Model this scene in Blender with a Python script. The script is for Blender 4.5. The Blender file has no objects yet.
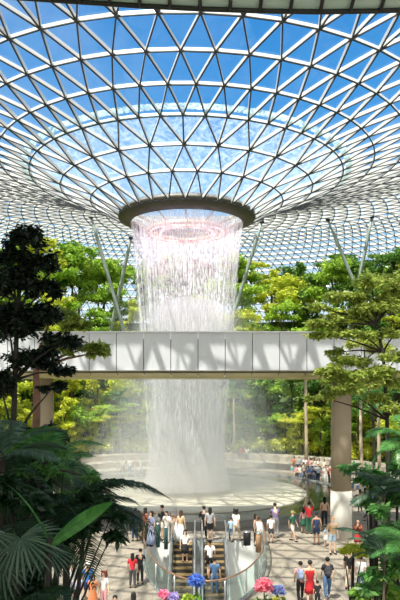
import bpy, bmesh, math, random
import numpy as np
from mathutils import Vector, Matrix, noise
PI = math.pi
C = bpy.context.scene.collection
sc = bpy.context.scene
H = 7.8; F = 640.0; HY = 392.0          # eye height, focal length in pixels, horizon row
RC = Vector((-0.98, 48.0, 0))           # axis of the waterfall

def at(px, py, Y):
    return Vector(((px-200)/F*Y, Y, H+(HY-py)/F*Y))
def fl(px, py):
    Y = H*F/(py-HY)
    return Vector(((px-200)/F*Y, Y, 0))

# ------------------------------------------------------------------ materials
def mat(name, col, rough=.6, metal=0, spec=.4, vary=0, scale=5, bump=0, trans=0):
    m = bpy.data.materials.new(name); m.use_nodes = True
    nt = m.node_tree; b = nt.nodes['Principled BSDF']
    b.inputs['Base Color'].default_value = (*col, 1)
    b.inputs['Roughness'].default_value = rough
    b.inputs['Metallic'].default_value = metal
    b.inputs['Specular IOR Level'].default_value = spec
    if vary or bump:
        tc = nt.nodes.new('ShaderNodeTexCoord')
        n = nt.nodes.new('ShaderNodeTexNoise'); n.inputs['Scale'].default_value = scale; n.inputs['Detail'].default_value = 5
        nt.links.new(tc.outputs['Object'], n.inputs['Vector'])
        if vary:
            r = nt.nodes.new('ShaderNodeValToRGB')
            r.color_ramp.elements[0].position = .3; r.color_ramp.elements[1].position = .7
            r.color_ramp.elements[0].color = (*[c*(1-vary) for c in col], 1)
            r.color_ramp.elements[1].color = (*[min(1, c*(1+vary)) for c in col], 1)
            nt.links.new(n.outputs['Fac'], r.inputs['Fac']); nt.links.new(r.outputs['Color'], b.inputs['Base Color'])
        if bump:
            bp = nt.nodes.new('ShaderNodeBump'); bp.inputs['Strength'].default_value = bump
            nt.links.new(n.outputs['Fac'], bp.inputs['Height']); nt.links.new(bp.outputs['Normal'], b.inputs['Normal'])
    return m

def leafmat(name, cols, trans=.4, rough=.5):
    m = bpy.data.materials.new(name); m.use_nodes = True
    nt = m.node_tree; nt.nodes.clear(); N = nt.nodes.new; L = nt.links.new
    out = N('ShaderNodeOutputMaterial'); g = N('ShaderNodeNewGeometry'); oi = N('ShaderNodeObjectInfo')
    r = N('ShaderNodeValToRGB')
    while len(r.color_ramp.elements) < len(cols): r.color_ramp.elements.new(.5)
    for i, c in enumerate(cols):
        r.color_ramp.elements[i].position = i/(len(cols)-1); r.color_ramp.elements[i].color = (*c, 1)
    mx = N('ShaderNodeMath'); mx.operation = 'MULTIPLY_ADD'; mx.inputs[1].default_value = .6
    m2 = N('ShaderNodeMath'); m2.operation = 'MULTIPLY'; m2.inputs[1].default_value = .4
    L(g.outputs['Random Per Island'], mx.inputs[0]); L(oi.outputs['Random'], m2.inputs[0]); L(m2.outputs[0], mx.inputs[2])
    L(mx.outputs[0], r.inputs['Fac'])
    p = N('ShaderNodeBsdfPrincipled'); p.inputs['Roughness'].default_value = rough; p.inputs['Specular IOR Level'].default_value = .35
    t = N('ShaderNodeBsdfTranslucent'); ms = N('ShaderNodeMixShader'); ms.inputs[0].default_value = trans
    L(r.outputs['Color'], p.inputs['Base Color']); L(r.outputs['Color'], t.inputs['Color'])
    L(p.outputs[0], ms.inputs[1]); L(t.outputs[0], ms.inputs[2]); L(ms.outputs[0], out.inputs['Surface'])
    return m

def glassmat(name, tint=(.9, .96, .98), gloss=.07, rough=.03, speck=0):
    m = bpy.data.materials.new(name); m.use_nodes = True
    nt = m.node_tree; nt.nodes.clear(); N = nt.nodes.new; L = nt.links.new
    out = N('ShaderNodeOutputMaterial'); t = N('ShaderNodeBsdfTransparent'); t.inputs[0].default_value = (*tint, 1)
    g = N('ShaderNodeBsdfGlossy'); g.inputs['Roughness'].default_value = rough
    ms = N('ShaderNodeMixShader'); ms.inputs[0].default_value = gloss
    L(t.outputs[0], ms.inputs[1]); L(g.outputs[0], ms.inputs[2])
    res = ms
    if speck:
        tr = N('ShaderNodeBsdfTranslucent'); tr.inputs[0].default_value = (.85, .93, 1, 1)
        tc = N('ShaderNodeTexCoord'); n = N('ShaderNodeTexNoise'); n.inputs['Scale'].default_value = 1.6; n.inputs['Detail'].default_value = 8; n.inputs['Roughness'].default_value = .75
        n.inputs['Distortion'].default_value = 1.5
        L(tc.outputs['Object'], n.inputs['Vector'])
        mr = N('ShaderNodeMapRange'); mr.inputs[1].default_value = .42; mr.inputs[2].default_value = .68
        mr.inputs[3].default_value = .05; mr.inputs[4].default_value = speck
        L(n.outputs['Fac'], mr.inputs[0])
        m2 = N('ShaderNodeMixShader'); L(mr.outputs[0], m2.inputs[0]); L(ms.outputs[0], m2.inputs[1]); L(tr.outputs[0], m2.inputs[2])
        res = m2
    L(res.outputs[0], out.inputs['Surface'])
    return m

M = {}
M['steel_white'] = mat('white_painted_steel', (.62, .62, .62), .35)
M['steel_dark'] = mat('dark_shade_joint_steel', (.045, .05, .06), .5)  # holds the shade under the roof beams; also colours the strut joints
M['ring'] = mat('oculus_ring_metal', (.085, .075, .055), .5, .2, vary=.15, scale=2)
M['strut'] = mat('grey_green_strut_paint', (.28, .33, .31), .5)
M['canopy_dark'] = mat('canopy_bronze', (.02, .02, .018), .5)
M['bridge'] = mat('pale_aluminium_cladding', (.48, .495, .52), .45, vary=.04, scale=.6)
M['soffit'] = mat('olive_soffit', (.46, .41, .2), .35, .1, vary=.1, scale=1)
M['seam'] = mat('panel_seam', (.08, .08, .08), .8)
M['pier'] = mat('shaded_pier_paint', (.27, .22, .15), .6, vary=.06, scale=1.2)
M['pier_sunlit'] = mat('sunlit_pier_paint', (.50, .48, .43), .5, vary=.05, scale=1.2)  # sunlit lower part of the pier put into the colour
M['stone'] = mat('terrace_stone', (.36, .32, .26), .8, vary=.15, scale=2, bump=.2)
M['soil'] = mat('planted_soil', (.08, .13, .035), .9, vary=.4, scale=1.5, bump=.4)
M['grass'] = mat('outdoor_lawn', (.08, .14, .05), .9, vary=.3, scale=.2)
M['trunk'] = mat('brown_bark', (.09, .065, .045), .85, vary=.3, scale=8, bump=.4)
M['trunk_dark'] = mat('dark_bark', (.025, .02, .016), .85, vary=.3, scale=8, bump=.3)
M['trunk_red'] = mat('reddish_bark', (.17, .09, .06), .85, vary=.3, scale=6, bump=.3)
M['trunk_pale'] = mat('pale_palm_bark', (.42, .33, .24), .8, vary=.2, scale=6, bump=.3)
M['copper'] = mat('copper_handrail', (.42, .25, .16), .35, .6)
M['chrome'] = mat('brushed_steel', (.55, .56, .57), .3, .8)
M['white'] = mat('white_lining', (.82, .82, .80), .5, vary=.03, scale=1)
M['step'] = mat('escalator_tread', (.30, .21, .10), .5, .3)
M['riser'] = mat('escalator_riser', (.03, .028, .025), .6)
M['black'] = mat('black_rubber', (.02, .02, .022), .5)
M['green_bin'] = mat('dark_green_metal', (.03, .09, .08), .4)
M['wood'] = mat('wood_post', (.34, .2, .11), .6, vary=.2, scale=6)
M['basement'] = mat('basement_floor', (.35, .33, .30), .6)
M['shade_slab'] = mat('shade_slab_concrete', (.45, .45, .44), .8)
M['glass'] = glassmat('roof_glass', (.93, .97, .99), .06)
M['wetglass'] = glassmat('wet_fritted_glass', (.9, .95, .97), .05, speck=.36)
M['railglass'] = glassmat('balustrade_glass', (.86, .93, .92), .12)
M['gutter'] = glassmat('gutter_glass', (.75, .9, .86), .15, speck=.8)
M['far_tree'] = leafmat('sunlit_forest_leaf', [(.10, .22, .02), (.30, .50, .06), (.52, .70, .10), (.72, .80, .16)], .5)
M['far_tree2'] = leafmat('yellow_forest_leaf', [(.40, .50, .05), (.66, .72, .08), (.85, .80, .14)], .5)
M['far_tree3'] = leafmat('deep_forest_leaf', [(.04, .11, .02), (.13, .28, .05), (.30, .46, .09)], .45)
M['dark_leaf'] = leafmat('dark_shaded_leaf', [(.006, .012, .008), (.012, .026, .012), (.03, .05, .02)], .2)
M['fore_leaf'] = leafmat('fine_olive_leaf', [(.10, .17, .025), (.34, .44, .08), (.62, .62, .18)], .55)
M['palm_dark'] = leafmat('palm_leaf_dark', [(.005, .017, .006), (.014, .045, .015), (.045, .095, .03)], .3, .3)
M['palm_grey'] = leafmat('palm_leaf_silver', [(.02, .05, .028), (.05, .10, .06), (.11, .18, .11)], .25, .35)
M['palm_mid'] = leafmat('palm_leaf_mid', [(.03, .12, .03), (.08, .24, .06), (.2, .38, .1)], .4, .35)
M['broad'] = leafmat('broad_leaf_green', [(.02, .09, .015), (.07, .24, .04)], .35, .3)
M['bush'] = leafmat('bright_bush_leaf', [(.05, .16, .02), (.14, .32, .04), (.38, .48, .09)], .45)
M['stem'] = mat('green_stem', (.06, .12, .04), .6)

def pavermat():
    m = mat('plaza_granite', (.5, .47, .42), .55, vary=.0)
    nt = m.node_tree; N = nt.nodes.new; L = nt.links.new; b = nt.nodes['Principled BSDF']
    tc = N('ShaderNodeTexCoord'); br = N('ShaderNodeTexBrick'); br.inputs['Scale'].default_value = 1
    br.inputs['Brick Width'].default_value = 1.2; br.inputs['Row Height'].default_value = .6; br.inputs['Mortar Size'].default_value = .012
    br.inputs['Color1'].default_value = (.38, .33, .265, 1); br.inputs['Color2'].default_value = (.31, .27, .215, 1); br.inputs['Mortar'].default_value = (.2, .17, .14, 1)
    w = N('ShaderNodeTexNoise'); w.inputs['Scale'].default_value = .8; w.inputs['Detail'].default_value = 6
    mx = N('ShaderNodeMixRGB'); mx.blend_type = 'MULTIPLY'; mx.inputs[0].default_value = .35
    L(tc.outputs['Object'], br.inputs['Vector']); L(tc.outputs['Object'], w.inputs['Vector'])
    L(br.outputs['Color'], mx.inputs[1]); L(w.outputs['Fac'], mx.inputs[2]); L(mx.outputs[0], b.inputs['Base Color'])
    return m
M['paver'] = pavermat()

# ------------------------------------------------------------------ object helpers
def link(name, me, m=None, parent=None):
    o = bpy.data.objects.new(name, me); C.objects.link(o)
    if m is not None:
        for x in (m if isinstance(m, (list, tuple)) else [m]): me.materials.append(M[x] if isinstance(x, str) else x)
    if parent is not None: o.parent = parent
    return o
def obj(name, bm, m, parent=None, smooth=False):
    me = bpy.data.meshes.new(name); bm.normal_update(); bm.to_mesh(me); bm.free()
    if smooth: me.polygons.foreach_set('use_smooth', [True]*len(me.polygons))
    return link(name, me, m, parent)
def tag(o, label, cat, group=None, kind=None):
    o['label'] = label; o['category'] = cat
    if group: o['group'] = group
    if kind: o['kind'] = kind
    return o
def struct(o, label=None):
    o['kind'] = 'structure'
    if label: o['label'] = label
    return o
def thing(name, label, cat, loc=(0, 0, 0), rz=0, group=None):
    o = bpy.data.objects.new(name, None); C.objects.link(o); o.location = loc; o.rotation_euler = (0, 0, rz)
    o.empty_display_size = .2
    return tag(o, label, cat, group)
def copy_tree(o, parent=None):
    c = o.copy(); C.objects.link(c)
    if parent is not None: c.parent = parent
    for ch in o.children: copy_tree(ch, c)
    return c
def B(): return bmesh.new()
def box(bm, c, s, rz=0, mi=0):
    r = bmesh.ops.create_cube(bm, size=1)
    M4 = Matrix.Translation(c) @ Matrix.Rotation(rz, 4, 'Z') @ Matrix.Diagonal((*s, 1))
    bmesh.ops.transform(bm, matrix=M4, verts=r['verts'])
    if mi:
        for v in r['verts']:
            for f in v.link_faces: f.material_index = mi
def tube(bm, pts, rad, n=8, mi=0, cap=True):
    pts = [Vector(p) for p in pts]
    if not isinstance(rad, (list, tuple)): rad = [rad]*len(pts)
    rings = []; up = None
    for i, p in enumerate(pts):
        d = (pts[min(i+1, len(pts)-1)]-pts[max(i-1, 0)]).normalized()
        if up is None: up = Vector((0, 0, 1)) if abs(d.z) < .9 else Vector((1, 0, 0))
        s = d.cross(up).normalized(); u = s.cross(d).normalized(); up = u
        rings.append([bm.verts.new(p+(s*math.cos(2*PI*k/n)+u*math.sin(2*PI*k/n))*rad[i]) for k in range(n)])
    for a, b in zip(rings, rings[1:]):
        for k in range(n):
            f = bm.faces.new((a[k], a[(k+1) % n], b[(k+1) % n], b[k])); f.material_index = mi; f.smooth = True
    if cap:
        bm.faces.new(rings[0][::-1]).material_index = mi; bm.faces.new(rings[-1]).material_index = mi
def lathe(bm, prof, n=48, c=(0, 0, 0), closed=False, sy=1, mi=0, capt=False):
    rings = []
    for r, z in prof:
        rings.append([bm.verts.new((c[0]+r*math.cos(2*PI*k/n), c[1]+sy*r*math.sin(2*PI*k/n), c[2]+z)) for k in range(n)])
    pr = list(zip(rings, rings[1:]))
    if closed: pr.append((rings[-1], rings[0]))
    for a, b in pr:
        for k in range(n):
            f = bm.faces.new((a[k], a[(k+1) % n], b[(k+1) % n], b[k])); f.smooth = True; f.material_index = mi
    if capt: bm.faces.new(rings[-1]); bm.faces.new(rings[0][::-1])
def ell(bm, c, s, rot=None, u=12, v=8, mi=0):
    r = bmesh.ops.create_uvsphere(bm, u_segments=u, v_segments=v, radius=1)
    T = Matrix.Translation(c) @ (rot or Matrix.Identity(4)) @ Matrix.Diagonal((*s, 1))
    bmesh.ops.transform(bm, matrix=T, verts=r['verts'])
    for x in r['verts']:
        for f in x.link_faces: f.smooth = True; f.material_index = mi
def sweep(bm, pts, w, z0, z1):        # vertical band of thickness w following pts
    pts = [Vector(p) for p in pts]; rows = []
    for i, p in enumerate(pts):
        d = (pts[min(i+1, len(pts)-1)]-pts[max(i-1, 0)]); d.z = 0; d.normalize(); s = Vector((-d.y, d.x, 0))*w/2
        rows.append([bm.verts.new((q.x, q.y, p.z+z)) for q, z in ((p-s, z0), (p+s, z0), (p+s, z1), (p-s, z1))])
    for a, b in zip(rows, rows[1:]):
        for k in range(4): bm.faces.new((a[k], a[(k+1) % 4], b[(k+1) % 4], b[k]))
    bm.faces.new(rows[0][::-1]); bm.faces.new(rows[-1])

# ------------------------------------------------------------------ floor with its openings
WELL_C = (.2, 33.0); WELL_A = 2.85; WELL_B = 10.2; WY = 33.6
def well_pts(n=28, off=0):
    p = [(WELL_C[0]-WELL_A-off, WY)]
    for i in range(n+1):
        t = PI+PI*i/n
        p.append((WELL_C[0]+(WELL_A+off)*math.cos(t), WELL_C[1]+(WELL_B+off)*math.sin(t)))
    p.append((WELL_C[0]+WELL_A+off, WY))
    return p
RP = 12.0
def loop(bm, pts, z=0):
    vs = [bm.verts.new((x, y, z)) for x, y in pts]
    return [bm.edges.new((vs[i], vs[(i+1) % len(vs)])) for i in range(len(vs))]
bm = B()
e = loop(bm, [(RC.x+61*math.cos(2*PI*k/96), RC.y+61*math.sin(2*PI*k/96)) for k in range(96)])
e += loop(bm, [(RC.x+RP*math.cos(2*PI*k/96), RC.y+RP*math.sin(2*PI*k/96)) for k in range(96)])
e += loop(bm, well_pts())
bmesh.ops.triangle_fill(bm, edges=e, use_beauty=True)
for f in bm.faces[:]:
    c = f.calc_center_median()
    if (Vector((c.x, c.y))-Vector((RC.x, RC.y))).length < RP-.05: bm.faces.remove(f); continue
    if c.y < WY and c.y > WELL_C[1]-WELL_B:
        k = (c.x-WELL_C[0])/WELL_A
        yy = min(0, (c.y-WELL_C[1])/WELL_B)
        if k*k+yy*yy < .985 and abs(k) < 1: bm.faces.remove(f)
for f in bm.faces:
    if f.normal.z < 0: f.normal_flip()
struct(obj('floor', bm, 'paver'))
bm = B(); bmesh.ops.create_circle(bm, cap_ends=True, radius=400, segments=64)
bmesh.ops.translate(bm, verts=bm.verts, vec=(RC.x, RC.y, -9))
struct(obj('floor_outdoor_ground', bm, 'grass'))

# pool
bm = B(); lathe(bm, [(RP+.02, 0), (RP+.02, .44), (RP-.33, .44), (RP-.33, -1.2), (RP+.02, -1.2)], 96, RC)
struct(obj('trim_1', bm, mat('pool_kerb', (.16, .16, .15), .5, vary=.1, scale=1)), 'dark stone kerb around the pool')
def watermat():
    m = mat('dark_pool_water', (.018, .03, .018), .06, spec=.8)
    nt = m.node_tree; b = nt.nodes['Principled BSDF']; tc = nt.nodes.new('ShaderNodeTexCoord')
    n = nt.nodes.new('ShaderNodeTexNoise'); n.inputs['Scale'].default_value = 3; n.inputs['Detail'].default_value = 3
    bp = nt.nodes.new('ShaderNodeBump'); bp.inputs['Strength'].default_value = .12; bp.inputs['Distance'].default_value = .1
    nt.links.new(tc.outputs['Object'], n.inputs['Vector']); nt.links.new(n.outputs['Fac'], bp.inputs['Height']); nt.links.new(bp.outputs['Normal'], b.inputs['Normal'])
    return m
def disc(bm, r0, r1, z, n=96, nr=6):
    lathe(bm, [(r1+(r0-r1)*i/nr, z if not callable(z) else z(r1+(r0-r1)*i/nr)) for i in range(nr+1)], n, RC)
bm = B(); disc(bm, 8.3, RP-.3, .36)
bmesh.ops.recalc_face_normals(bm, faces=bm.faces)
for f in bm.faces:
    if f.normal.z < 0: f.normal_flip()
pool = obj('pool_water', bm, watermat()); tag(pool, 'dark green reflecting ring of pool water around the pale basin', 'water', kind='stuff')
bm = B(); lathe(bm, [(8.85, .2), (8.85, .43), (8.4, .46), (6, .40), (3, .3), (.01, .25), (.01, .1), (8.0, .1)], 96, RC)
basin = obj('splash_basin', bm, mat('pale_churned_water', (.50, .47, .38), .3, vary=.08, scale=.6, bump=.15))
tag(basin, 'wide pale round basin of churned water where the waterfall lands', 'basin')

# ------------------------------------------------------------------ well, escalators, railing
BZ = -6.0
wp = well_pts()
bm = B()
top = [bm.verts.new((x, y, 0)) for x, y in wp]; bot = [bm.verts.new((x, y, BZ)) for x, y in wp]
n = len(wp)
for i in range(n):
    bm.faces.new((top[i], top[(i+1) % n], bot[(i+1) % n], bot[i]))
bm.faces.new(bot)
struct(obj('wall_stairwell', bm, 'white'), 'white lining of the oval escalator well')

rp = well_pts(40, .12)
t = thing('well_railing', 'curved glass railing with copper handrail around the escalator opening', 'railing', (.2, 22.7, 0))
def rel(pts, z): return [(x-.2, y-22.7, z) for x, y in pts]
bm = B(); tube(bm, rel(rp, 1.1), .035, 8); obj('handrail', bm, 'copper', t)
bm = B(); sweep(bm, rel(rp, 0), .025, .12, 1.03); obj('glass_panel', bm, 'railglass', t)
bm = B(); sweep(bm, rel(rp, 0), .1, 0, .12); obj('base_channel', bm, 'chrome', t)
for i in range(0, len(rp), 4):
    bm = B(); tube(bm, [(rp[i][0]-.2, rp[i][1]-22.7, 0), (rp[i][0]-.2, rp[i][1]-22.7, 1.08)], .03, 6); obj('post', bm, 'chrome', t)

def escalator(xc, w, label):
    t = thing('escalator', label, 'escalator', (xc, WY, 0))
    s = .5; L = 10.2
    bm = B()
    for k in range(25):
        d = .35+.4*k
        box(bm, (0, -d-.2, -.02-.2*k-.06), (w, .37, .10), mi=0)
        box(bm, (0, -d-.37, -.02-.2*k-.15), (w, .035, .2), mi=1)
    obj('steps', bm, ['step', 'riser'], t)
    bm = B(); box(bm, (0, -.12, .0), (w+.3, .44, .03)); obj('landing_plate', bm, 'chrome', t)
    bm = B()
    vs = []
    for x in (-w/2-.18, w/2+.18):
        vs.append([bm.verts.new((x, y, z)) for y, z in ((.0, -.1), (-L, -.1-s*L), (-L, -1.2-s*L), (0, -1.2))])
    a, b = vs
    for k in range(4): bm.faces.new((a[k], a[(k+1) % 4], b[(k+1) % 4], b[k]))
    bm.faces.new(a[::-1]); bm.faces.new(b)
    obj('truss', bm, 'chrome', t)
    for sx in (-1, 1):
        x = sx*(w/2+.12)
        bm = B(); prof = [(.35, 0), (-.35, 0), (-L, -s*L+.15)]
        for (ya, za), (yb, zb) in zip(prof, prof[1:]):
            q = [bm.verts.new((x+dx, y, z)) for dx in (-.02, .02) for y, z in ((ya, za+.05), (yb, zb+.05), (yb, zb+.92), (ya, za+.92))]
            for f in ((0, 1, 2, 3), (7, 6, 5, 4), (0, 4, 5, 1), (3, 2, 6, 7), (0, 3, 7, 4), (1, 5, 6, 2)): bm.faces.new([q[i] for i in f])
        g = obj('balustrade', bm, 'railglass', t)
        bm = B(); tube(bm, [(x, .5, .7), (x, .45, .9), (x, .3, .98), (x, -.35, .98), (x, -L, -s*L+1.12)], .04, 8)
        obj('handrail', bm, 'chrome', g)
        bm = B(); tube(bm, [(x, .35, .04), (x, -.35, .04), (x, -L, -s*L+.17)], .09, 6); obj('skirt', bm, 'chrome', g)
    return t
escalator(-.86, .95, 'left escalator going down inside the oval well, woman in black skirt on it')
escalator(.72, .98, 'right escalator going down inside the oval well, two men on it')

# ------------------------------------------------------------------ bridge and piers
t = thing('pedestrian_bridge', 'long pale panelled bridge crossing in front of the waterfall', 'bridge', (0, 32, 0))
X0, X1 = -24, 26; zb, zt = H+1.1, H+2.97; zs = H+.72
bm = B(); pw = 1.36; k = 0; x = -.1-18*pw
while x < X1:
    box(bm, (x+pw/2, 0, (zb+zt)/2), (pw-.035, .06, zt-zb), mi=0); x += pw
obj('fascia_panels', bm, 'bridge', t)
bm = B(); x = -.1-18*pw
while x < X1:
    v = [bm.verts.new(p) for p in ((x+.02, -.03, zb-.03), (x+pw-.02, -.03, zb-.03), (x+pw-.02, 1.0, zs), (x+.02, 1.0, zs))]
    bm.faces.new(v[::-1]); x += pw
box(bm, (0, 2.6, zs+.02), (X1-X0, 3.4, .06)); obj('soffit', bm, 'soffit', t)
bm = B(); box(bm, (0, 2.4, (zs+.12+zt-.3)/2+.05), (X1-X0, 4.6, zt-zs-.55)); obj('deck', bm, 'seam', t)
bm = B(); box(bm, (0, -.02, zt+.03), (X1-X0, .16, .06)); box(bm, (0, -.03, zb-.015), (X1-X0, .12, .03)); obj('edge_trim', bm, 'chrome', t)
bm = B(); box(bm, (0, 4.75, (zb+zt)/2), (X1-X0, .08, zt-zb)); obj('rear_fascia', bm, 'bridge', t)
def pier(px, label, w):
    X = (px-200)/F*33.7
    t = thing('bridge_pier', label, 'column', (X, 33.9, 0))
    bm = B(); lathe(bm, [(w, 2.6), (w, zs-.01)], 32, capt=True); obj('shaft', bm, 'pier', t)
    bm = B(); lathe(bm, [(w+.03, 0), (w+.03, 2.6)], 32, capt=True); obj('sunlit_foot', bm, 'pier_sunlit', t)  # paler foot: sunlight below the bridge's shade, put into the colour
pier(342, 'round taupe column with paler sunlit foot holding up the right end of the bridge', .53)
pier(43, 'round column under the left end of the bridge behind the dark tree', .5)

# ------------------------------------------------------------------ roof
rows = []
prof = [(4.98, 13.1), (7.1, 14.25), (9.26, 15.1), (11.4, 15.95), (13.55, 16.7), (15.7, 17.36), (17.85, 18.0), (20, 18.55), (22.1, 18.95), (24.1, 19.25)]
for i, (r, z) in enumerate(prof): rows.append([r, z+H, 28 if i < 3 else (56 if i < 7 else 112)])
outer = [(24.1, 19.25), (30, 19.6), (36, 19.3), (42, 18.0), (47, 15.8), (51, 13), (55, 8.8), (58, 4), (60, -1), (61, -7.75)]
def interp(s):
    for (a, b) in zip(outer, outer[1:]):
        l = math.dist(a, b)
        if s <= l: return (a[0]+(b[0]-a[0])*s/l, a[1]+(b[1]-a[1])*s/l)
        s -= l
    return outer[-1]
tot = sum(math.dist(a, b) for a, b in zip(outer, outer[1:]))
nst = 34
for i in range(1, nst+1):
    r, z = interp(tot*i/nst); rows.append([r, z+H, 224 if i > 4 else 112])
nodes = []; off = 0
for i, (r, z, n) in enumerate(rows):
    if i == 0: off = 0
    elif rows[i-1][2] == n: off = (off+.5*2*PI/n) % (2*PI/n) if False else off+PI/n
    nodes.append([Vector((RC.x+r*math.cos(off+2*PI*j/n), RC.y+r*math.sin(off+2*PI*j/n), z)) for j in range(n)])
tris = []; edges = []
for i in range(len(rows)-1):
    a, b = nodes[i], nodes[i+1]; n, m = len(a), len(b)
    for j in range(n):
        edges.append((a[j], a[(j+1) % n], i))
        if n == m:
            # b[j] sits half a step past a[j]
            edges.append((a[j], b[j], i)); edges.append((a[j], b[(j-1) % n], i))
            tris.append((a[j], a[(j+1) % n], b[j], i)); tris.append((a[j], b[j], b[(j-1) % n], i))
        else:
            for d in (-1, 0, 1): edges.append((a[j], b[(2*j+d) % m], i))
            tris.append((a[j], a[(j+1) % n], b[(2*j+1) % m], i)); tris.append((a[j], b[(2*j+1) % m], b[2*j], i)); tris.append((a[j], b[2*j], b[(2*j-1) % m], i))
def roofglass(name, sel, m, lab):
    V = []; Fc = []
    for a, b, c, i in tris:
        if sel(i):
            k = len(V); V += [a, b, c]; Fc.append((k, k+1, k+2))
    me = bpy.data.meshes.new(name); me.from_pydata(V, [], Fc); return struct(link(name, me, m), lab)
roofglass('ceiling', lambda i: i > 2, 'glass', 'clear triangular glass panes of the domed roof')
roofglass('ceiling_funnel_glass', lambda i: i <= 2, 'wetglass', 'wet pale glass panes of the funnel around the oculus')
V = []; Fc = []; MI = []
def axisn(p, i):
    r0, z0 = rows[max(i-1, 0)][:2]; r1, z1 = rows[min(i+1, len(rows)-1)][:2]
    d = Vector((p.x-RC.x, p.y-RC.y, 0)).normalized()
    return (Vector((0, 0, 1))*(r1-r0)-d*(z1-z0)).normalized()
for p, q, i in edges:
    d = q-p; ringe = abs(d.z) < 1e-3
    big = i < 9
    w = .045 if big else .04; dep = .17 if big else .14
    if not big and ringe: w, dep = .05, .2
    nr = axisn((p+q)/2, i); s = d.cross(nr).normalized()*w
    c = s.normalized()*(.036 if big else .02)
    Fc.append((len(V)+2, len(V)+3, len(V)+11, len(V)+10)); MI.append(0)
    k = len(V)
    for P in (p, q):
        V += [P+s+nr*.03, P-s+nr*.03, P-s-nr*dep, P+s-nr*dep, P-c-nr*dep, P+c-nr*dep, P-c-nr*(dep+.05), P+c-nr*(dep+.05)]
    Fc += [(k, k+1, k+9, k+8), (k+1, k+2, k+10, k+9), (k+3, k, k+8, k+11)]; MI += [0, 0, 0]
    Fc += [(k+4, k+6, k+14, k+12), (k+6, k+7, k+15, k+14), (k+7, k+5, k+13, k+15), (k+5, k+4, k+12, k+13)]; MI += [1]*4  # dark strip: underside shade of the beam put into the colour
me = bpy.data.meshes.new('trim_2'); me.from_pydata(V, [], Fc); lo = struct(link('trim_2', me, ['steel_white', 'steel_dark']), 'white steel lattice of the domed roof')
me.polygons.foreach_set('material_index', MI)
# gutter band at the third row
r, z, _ = rows[3]
bm = B(); lathe(bm, [(r+.2, z+.13), (r+.6, z+.27), (r+.6, z+.33), (r+.2, z+.18)], 112, (RC.x, RC.y, 0), closed=True)
struct(obj('trim_3', bm, 'gutter'), 'pale rain gutter band around the funnel')
# oculus ring
t = tag(obj('oculus_ring', (lambda bm: (lathe(bm, [(5.12, 13.0+H), (5.12, 13.3+H), (4.9, 13.45+H), (4.2, 12.95+H), (4.15, 12.6+H), (4.3, 12.5+H)], 96, (RC.x, RC.y, 0), closed=True), bm)[1])(B()), 'ring'),
        'broad dark ring at the mouth of the roof funnel where the water falls', 'ring')
# hub inside
bm = B(); hz = H+11.85
lathe(bm, [(3.0, hz), (3.0, hz+.3), (2.75, hz+.3), (2.75, hz)], 64, (RC.x, RC.y, 0), closed=True)
lathe(bm, [(2.1, hz-.05), (2.1, hz+.15), (1.95, hz+.15), (1.95, hz-.05)], 64, (RC.x, RC.y, 0), closed=True)
hub = tag(obj('water_ring', bm, mat('warm_copper', (.6, .42, .3), .35, .3)), 'copper coloured double ring seen through the water inside the oculus', 'ring')
bm = B()
for k in range(12):
    a = 2*PI*k/12; tube(bm, [(RC.x+1.95*math.cos(a), RC.y+1.95*math.sin(a), hz+.1), (RC.x+4.3*math.cos(a), RC.y+4.3*math.sin(a), hz+.95)], .05, 6)
obj('spokes', bm, 'copper', hub)
# roof struts
def strut(p, q, lab, Y=70):
    a = at(*p, Y); b = at(*q, Y+1.5)
    d = (a-b).normalized()
    # lower end carried down to the hillside
    b2 = b-d*((b.z-9.0)/d.z) if b.z > 9 else b
    t = thing('roof_strut', lab, 'strut', b2)
    bm = B(); tube(bm, [Vector((0, 0, 0)), (a-b2)*.1, (a-b2)*.9, a-b2], [.12, .2, .2, .1], 12); obj('shaft', bm, 'strut', t)
    bm = B(); ell(bm, a-b2, (.28, .28, .2)); obj('head_joint', bm, 'steel_dark', t)
strut((91, 217), (107, 272), 'grey steel strut leaning right behind the leftmost trees')
strut((131, 238), (124, 270), 'short grey steel strut just left of the falling water')
strut((262, 222), (245, 277), 'grey steel strut just right of the falling water, leaning left', 71)
strut((328, 220), (355, 285), 'left arm of the grey steel V holding the roof on the right', 71)
strut((372, 217), (358, 285), 'right arm of the grey steel V holding the roof on the right', 71)

# brown oval dish standing in for the far gateway behind the water
dc = at(182, 274, 84)
t = thing('gateway_standin', 'reddish brown oval sunshade dish faintly seen through the falling water', 'standin', (dc.x, dc.y, 15.0))
bm = B(); ell(bm, (0, 0, dc.z-15.0), (4.6, .6, 2.2), u=40, v=20); obj('dish', bm, mat('standin_brown', (.13, .05, .035), .7, vary=.3, scale=3), t)
bm = B(); tube(bm, [(0, 0, 0), (0, 0, dc.z-15.0-1.5)], .3, 10); obj('mast', bm, 'strut', t)
# unseen lattice girder added only to throw the A-shaped shade on the bridge
t = thing('shadow_girder', 'unseen white lattice girder added to shade the bridge face', 'girder', (0, 25.5, H+17.4))
bm = B(); box(bm, (-3.5, 0, 0), (19, .2, .3)); obj('chord', bm, 'steel_white', t)
bm = B()
x = -12.2
while x < 5:
    tube(bm, [(x, 0, .1), (x-.55, 0, -1.6)], .17, 6); tube(bm, [(x, 0, .1), (x+.6, 0, -1.6)], .17, 6); x += 2.6
obj('bracing', bm, 'steel_white', t)
bm = B()
for x in (-12, -3.5, 5): tube(bm, [(x, 0, 0), (x, 0, 1.9)], .08, 6)
obj('hangers', bm, 'steel_white', t)
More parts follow.
